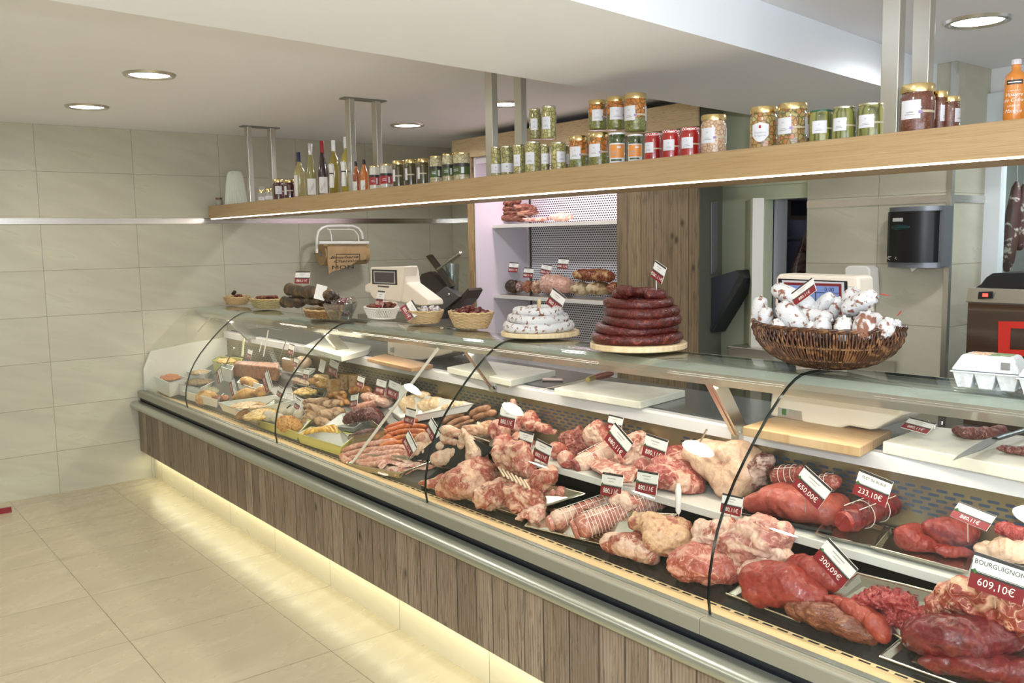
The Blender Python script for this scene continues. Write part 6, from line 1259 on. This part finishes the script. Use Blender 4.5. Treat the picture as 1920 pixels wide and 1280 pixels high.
b=MB(); b.box((0,0,0),(.05,.028,.008),rx=-.28); b.build('case',m_whitep,t,smooth=False,bev=.002); b=MB(); b.box((0,-.001,.0042),(.03,.014,.001),rx=-.28); b.build('screen',pm('lcd_grey',(.35,.38,.34),.2),t,smooth=False)
t=thing('meat_thermometer','white handled probe thermometer stuck into the pork behind the second loin','thermometer',at(1272,935,y=-.60),0)
b=MB(); b.lathe([(.004,-.05),(.009,-.04),(.010,.03),(.006,.05)],14); b.build('handle',pm('clear_white',(.75,.72,.70),.2,0,.5),t); b=MB(); b.tube([(0,0,-.05),(.004,.01,-.10)],.0015,6); b.build('probe',m_steel,t)
b=MB(); b.tube([at(1312,830,y=-.42),at(1325,805,y=-.42)],.0035,8); tag(b.build('steel_skewer',m_steel),'steel skewer standing in the pale veal breast','skewer')
# ---------------------------------------------------------------- price cards in the case
C_=[(468,663,2,-.42,'price card before the yellow-green tub at the back left',.095),(546,655,2,-.38,'price card above the vegetable aspic',.095),(555,679,3,-.46,'small price card in front of the pale sausage end',.075),(411,706,55,-.66,'tilted price card among the salad tubs, upper one',.085),(437,727,60,-.70,'tilted price card leaning between the bun and the pastry',.095),(501,716,48,-.60,'dark price card leaning over the small golden pastry',.12),(525,734,5,-.62,'price card behind the handle of the white gratin dish',.085),(558,757,6,-.66,'price card standing among the grilled pieces, left',.085),(574,701,-3,-.50,'price card beside the quiche wedge',.09),(628,672,8,-.36,'rear price card of the pair behind the tall pate',.11),(625,688,5,-.40,'front price card of the pair behind the tall pate',.13),(676,715,3,-.44,'price card right of the narrow pate in crust',.09),(714,724,0,-.40,'left one of two wide price cards before the slotted steel',.12),(738,729,4,-.40,'right one of two wide price cards before the slotted steel',.13),(664,750,-12,-.55,'price card lying on the smoked sausages',.10),
(769,780,-2,-.55,'price card in front of the white escalope dish',.105),(812,808,32,-.60,'tilted price card between merguez and drumsticks',.105),(768,832,38,-.68,'strongly tilted price card on the pink chipolatas',.10),(952,781,-2,-.49,'wide price card above the veal pieces',.125),(985,825,0,-.52,'price card left of the pair at the tier end',.10),(1017,846,6,-.56,'price card right of the pair at the tier end',.105),(1153,794,0,-.38,'small price card before the slots near the round reflection',.085),(1160,827,30,-.44,'tilted price card above the pork belly',.12),(1228,839,3,-.44,'straight price card above the pork ribs',.115),(1147,909,-6,-.60,'low orange-tinted price card above the rolled loins',.115),(1213,904,-5,-.60,'price card at the tier edge below the pork leg',.105),(1372,946,-4,-.57,'price card seen through the glass joint under the veal breast',.085)]
for px,py,ro,y,lab,w_ in C_: card(px,py,ro,lab,y=y,small=w_<.1,w=w_,h=w_*.7,price='880,11€' if px>900 else '880,11€')
card(1522,913,28,'tilted price card above the salmon-pink slab',y=-.50,text='ROTI DE VEAU|DE LA PANOUFLE' if False else None,price='650,00€',w=.108)
card(1636,914,8,'price card reading filet de boeuf above the fillet roll',y=-.46,text='FILET DE BOEUF',price='233,10€',w=.108)
card(1824,967,8,'low price card at the tray of bright red beef pieces',y=-.44,price='880,11€',w=.10,lean=45,h=.05)
card(1566,1055,32,'tilted price card with green clover above the beef topside',y=-.62,price='300,09€',w=.112)
card(1872,1083,2,'large price card reading bourguignon at the right picture edge',y=-.76,text='BOURGUIGNON',price='609,10€',w=.122,h=.08,pin=.03)
card(755,738,-12,'plain white ticket left of the escalope dish',y=-.42,blank=True,w=.085,h=.09,pin=0)
card(604,686,4,'plain white ticket behind the quiche wedge',y=-.40,blank=True,w=.085,h=.07,pin=0)
# ---------------------------------------------------------------- cabinet contents
def cz(i): return shz[i]+.003
def cabl(name,l,mat,lab,cat,i,y,group='meats in the chilled cabinet',amp=.004): return lump(name,[(a,b_,c,d,e) for a,b_,c,d,e in l],mat,lab,cat,group,z0=cz(i),y=y,amp=amp,flat=False)
yb=1.50
cabl('bacon_slab',[(955,408,18,6,4),(975,410,14,5,0)],m_bacon,'lowest smoked bacon slab of the pile on the top shelf','bacon',0,yb)
cabl('bacon_slab',[(955,399,18,5,2),(990,399,20,6,2)],m_bacon,'middle smoked bacon slab of the pile on the top shelf','bacon',0,yb+.01)
cabl('bacon_slab',[(952,391,16,5,4),(985,390,22,7,-3)],m_bacon,'wide smoked bacon slab near the top of the pile','bacon',0,yb)
cabl('bacon_slab',[(955,380,12,5,10),(970,376,8,6,-30)],m_bacon,'small twisted smoked bacon piece crowning the pile','bacon',0,yb)
cabl('sliced_bacon',[(1000,412,22,3,-4),(1015,411,14,3,3)],m_bac,'fan of pink bacon slices on the top shelf','bacon',0,yb-.05,amp=.002)
cabl('wrapped_pack',[(1052,407,22,7,0)],sp('net_roast',(.62,.42,.30),(.72,.62,.45),.5,.55,40,.4),'pale packed roast at the right of the bacon slices','roast',0,yb)
for l,m,lab in (([(943,537,7,11,0)],sp('mottled_terrine',(.22,.10,.08),(.55,.42,.38),.5,.55,70,.4),'mottled round sausage end, leftmost on the lower shelf'),([(960,536,12,11,0),(966,537,10,11,0)],m_smoke,'black-rinded block next to the mottled end'),([(975,537,7,10,0)],sp('mottled_terrine',0,0),'small mottled end behind the black block'),([(990,537,9,11,0)],meat('smoked_pink',(0.327,0.103,0.052),(.55,.3,.2),.4,14),'orange-pink smoked ham end'),([(1006,538,9,12,0)],meat('rolled_pancetta',(0.344,0.138,0.086),(.70,.52,.36),.5,26),'rolled pancetta end with a spiral face'),([(1028,532,16,17,0),(1045,532,20,17,0),(1063,536,14,14,0)],m_mort,'large pale pink cooked ham block'),([(1095,515,22,10,-4),(1120,515,26,11,2),(1140,518,14,9,0)],m_ham,'dark red cured ham with a cut face lying on top'),([(1090,541,20,12,0),(1125,541,26,12,0)],sp('mould_ham',(.50,.36,.18),(.20,.12,.05),.5,.6,16,.45,base2=(.60,.50,.32)),'tan mould-skinned cured ham under the dark red one'),([(1150,541,11,12,0)],m_ham,'cured meat end beside the timber column')): cabl('cured_meat',l,m,lab,'cured meat',1,yb)
b=MB(); b.b2((xs_+.01,1.40,shz[1]),(xr-.03,1.63,shz[1]+.006)); tag(b.build('steel_tray',m_trays,smooth=False),'long low steel tray on the lower cabinet shelf','tray')
for px,py,ro,lab in ((944,512,2,'price card above the mottled end, leftmost in the cabinet'),(963,501,3,'higher price card above the black block'),(991,511,3,'price card above the orange-pink ham end'),(1024,505,10,'dark price card behind the cooked ham block'),(1056,494,4,'highest price card in the middle of the cabinet')): card(px,py,ro,lab,y=yb,small=True,w=.085,h=.075,pin=.05,yaw=18,group='price cards in the cabinet')
b=MB(); b.box((0,0,0),(.02,.12,.06)); o=b.build('red_object',m_red,loc=at(1,962,y=-1.9),smooth=False); tag(o,'dark red box corner on the floor at the left picture edge','box')
# ---------------------------------------------------------------- lights
def area(name,loc,size,power,col=(1,1,1),rot=(0,0,0),shape='DISK',sy=None,spread=PI):
    l=bpy.data.lights.new(name,'AREA'); l.shape=shape; l.size=size
    if sy: l.size_y=sy
    l.energy=power; l.color=col; l.spread=spread
    o=bpy.data.objects.new(name,l); COL.objects.link(o); o.location=loc; o.rotation_euler=rot; return o
dl=[(.955,-1.406),(2.13,-1.414),(3.62,-1.42),(5.2,-1.42),(1.166,.576),(2.288,.548),(4.87,.773),(.955,-3.4),(2.13,-3.4),(3.3,-3.4),(5.3,-3.4),(6.6,-3.4),(6.6,-1.42),(6.3,.77),(7.8,-1.42),(7.8,-3.4)]
ring=MB(); ring.lathe([(.09,-.004),(.098,-.012),(.112,-.01),(.118,0)],36,bottom=False,top=False)
disc=MB(); disc.lathe([(.0905,-.003),(.088,-.0032)],36,bottom=True,top=True)
def lamp0(loc,label):
    t=thing('ceiling_downlight',label,'ceiling light',loc,0,'round recessed downlights')
    ring.build('ring',m_steel,t); disc.build('diffuser',m_lamp,t); return t
labs={0:'round downlight in the ceiling left of the others, nearest the tiled left wall',1:'round downlight just above and right of the leftmost one, before the beam',4:'small round downlight in the ceiling above the wine bottles',5:'round downlight seen between the middle pair of hanging posts',6:'large round downlight at top right of the picture'}
L0=None
for i,(x,y) in enumerate(dl):
    lab=labs.get(i)
    if lab:
        if L0 is None: L0=lamp0((x,y,2.42),lab)
        else: dup(L0,(x,y,2.42),None,lab)
    area('downlight_lamp',(x,y,2.40),.18,LAMP_W*(1.6 if y>0 else 1.),((.97,.98,1) if y>0 else (1,.96,.88)),spread=math.radians(160))
    if not lab and y<-1: dup(L0,(x,y,2.42),None,'round downlight in the shop ceiling beyond the picture, seen mirrored in the glass')
fl=bpy.data.lights.new('camera_flash','POINT'); fl.energy=FLASH_W; fl.color=(.86,.92,1); fl.shadow_soft_size=.02
o=bpy.data.objects.new('camera_flash',fl); COL.objects.link(o); o.location=CP+V((0,0,.145))+RT*.03
area('window_daylight',(8.98,-3,1.35),1.7,WIN_W,(.8,.9,1),(0,math.radians(90),0),'RECTANGLE',3.9)
area('plinth_led',(2.85,-.925,.174),5.6,PL_W,(1,.95,.66),(math.radians(0),0,0),'RECTANGLE',.03)
for i,x in enumerate((.70,2.1,3.5,4.9,6.2)):
    area('canopy_lamp',(x,-.47,ZT(x)-.09),1.25,CAN_W,(1,.86,.72),(math.radians(-18),0,0),'RECTANGLE',.03)
area('cabinet_lamp',(1.9,1.32,2.12),1.4,CAB_W,(1,.74,.82),(math.radians(20),0,0),'RECTANGLE',.05)
area('cold_room_lamp',(3.3,2.6,2.3),.4,3,(.8,.85,1))
area('niche_lamp',(5.0,2.3,2.2),.5,12,(.85,.93,1))
area('back_aisle_lamp',(3.1,.95,2.38),.25,0.01,(1,.95,.85))
w=bpy.data.worlds.new('world'); sc.world=w; w.use_nodes=True; w.node_tree.nodes['Background'].inputs[0].default_value=(.75,.85,1,1); w.node_tree.nodes['Background'].inputs[1].default_value=.6
vs.exposure=EXPO
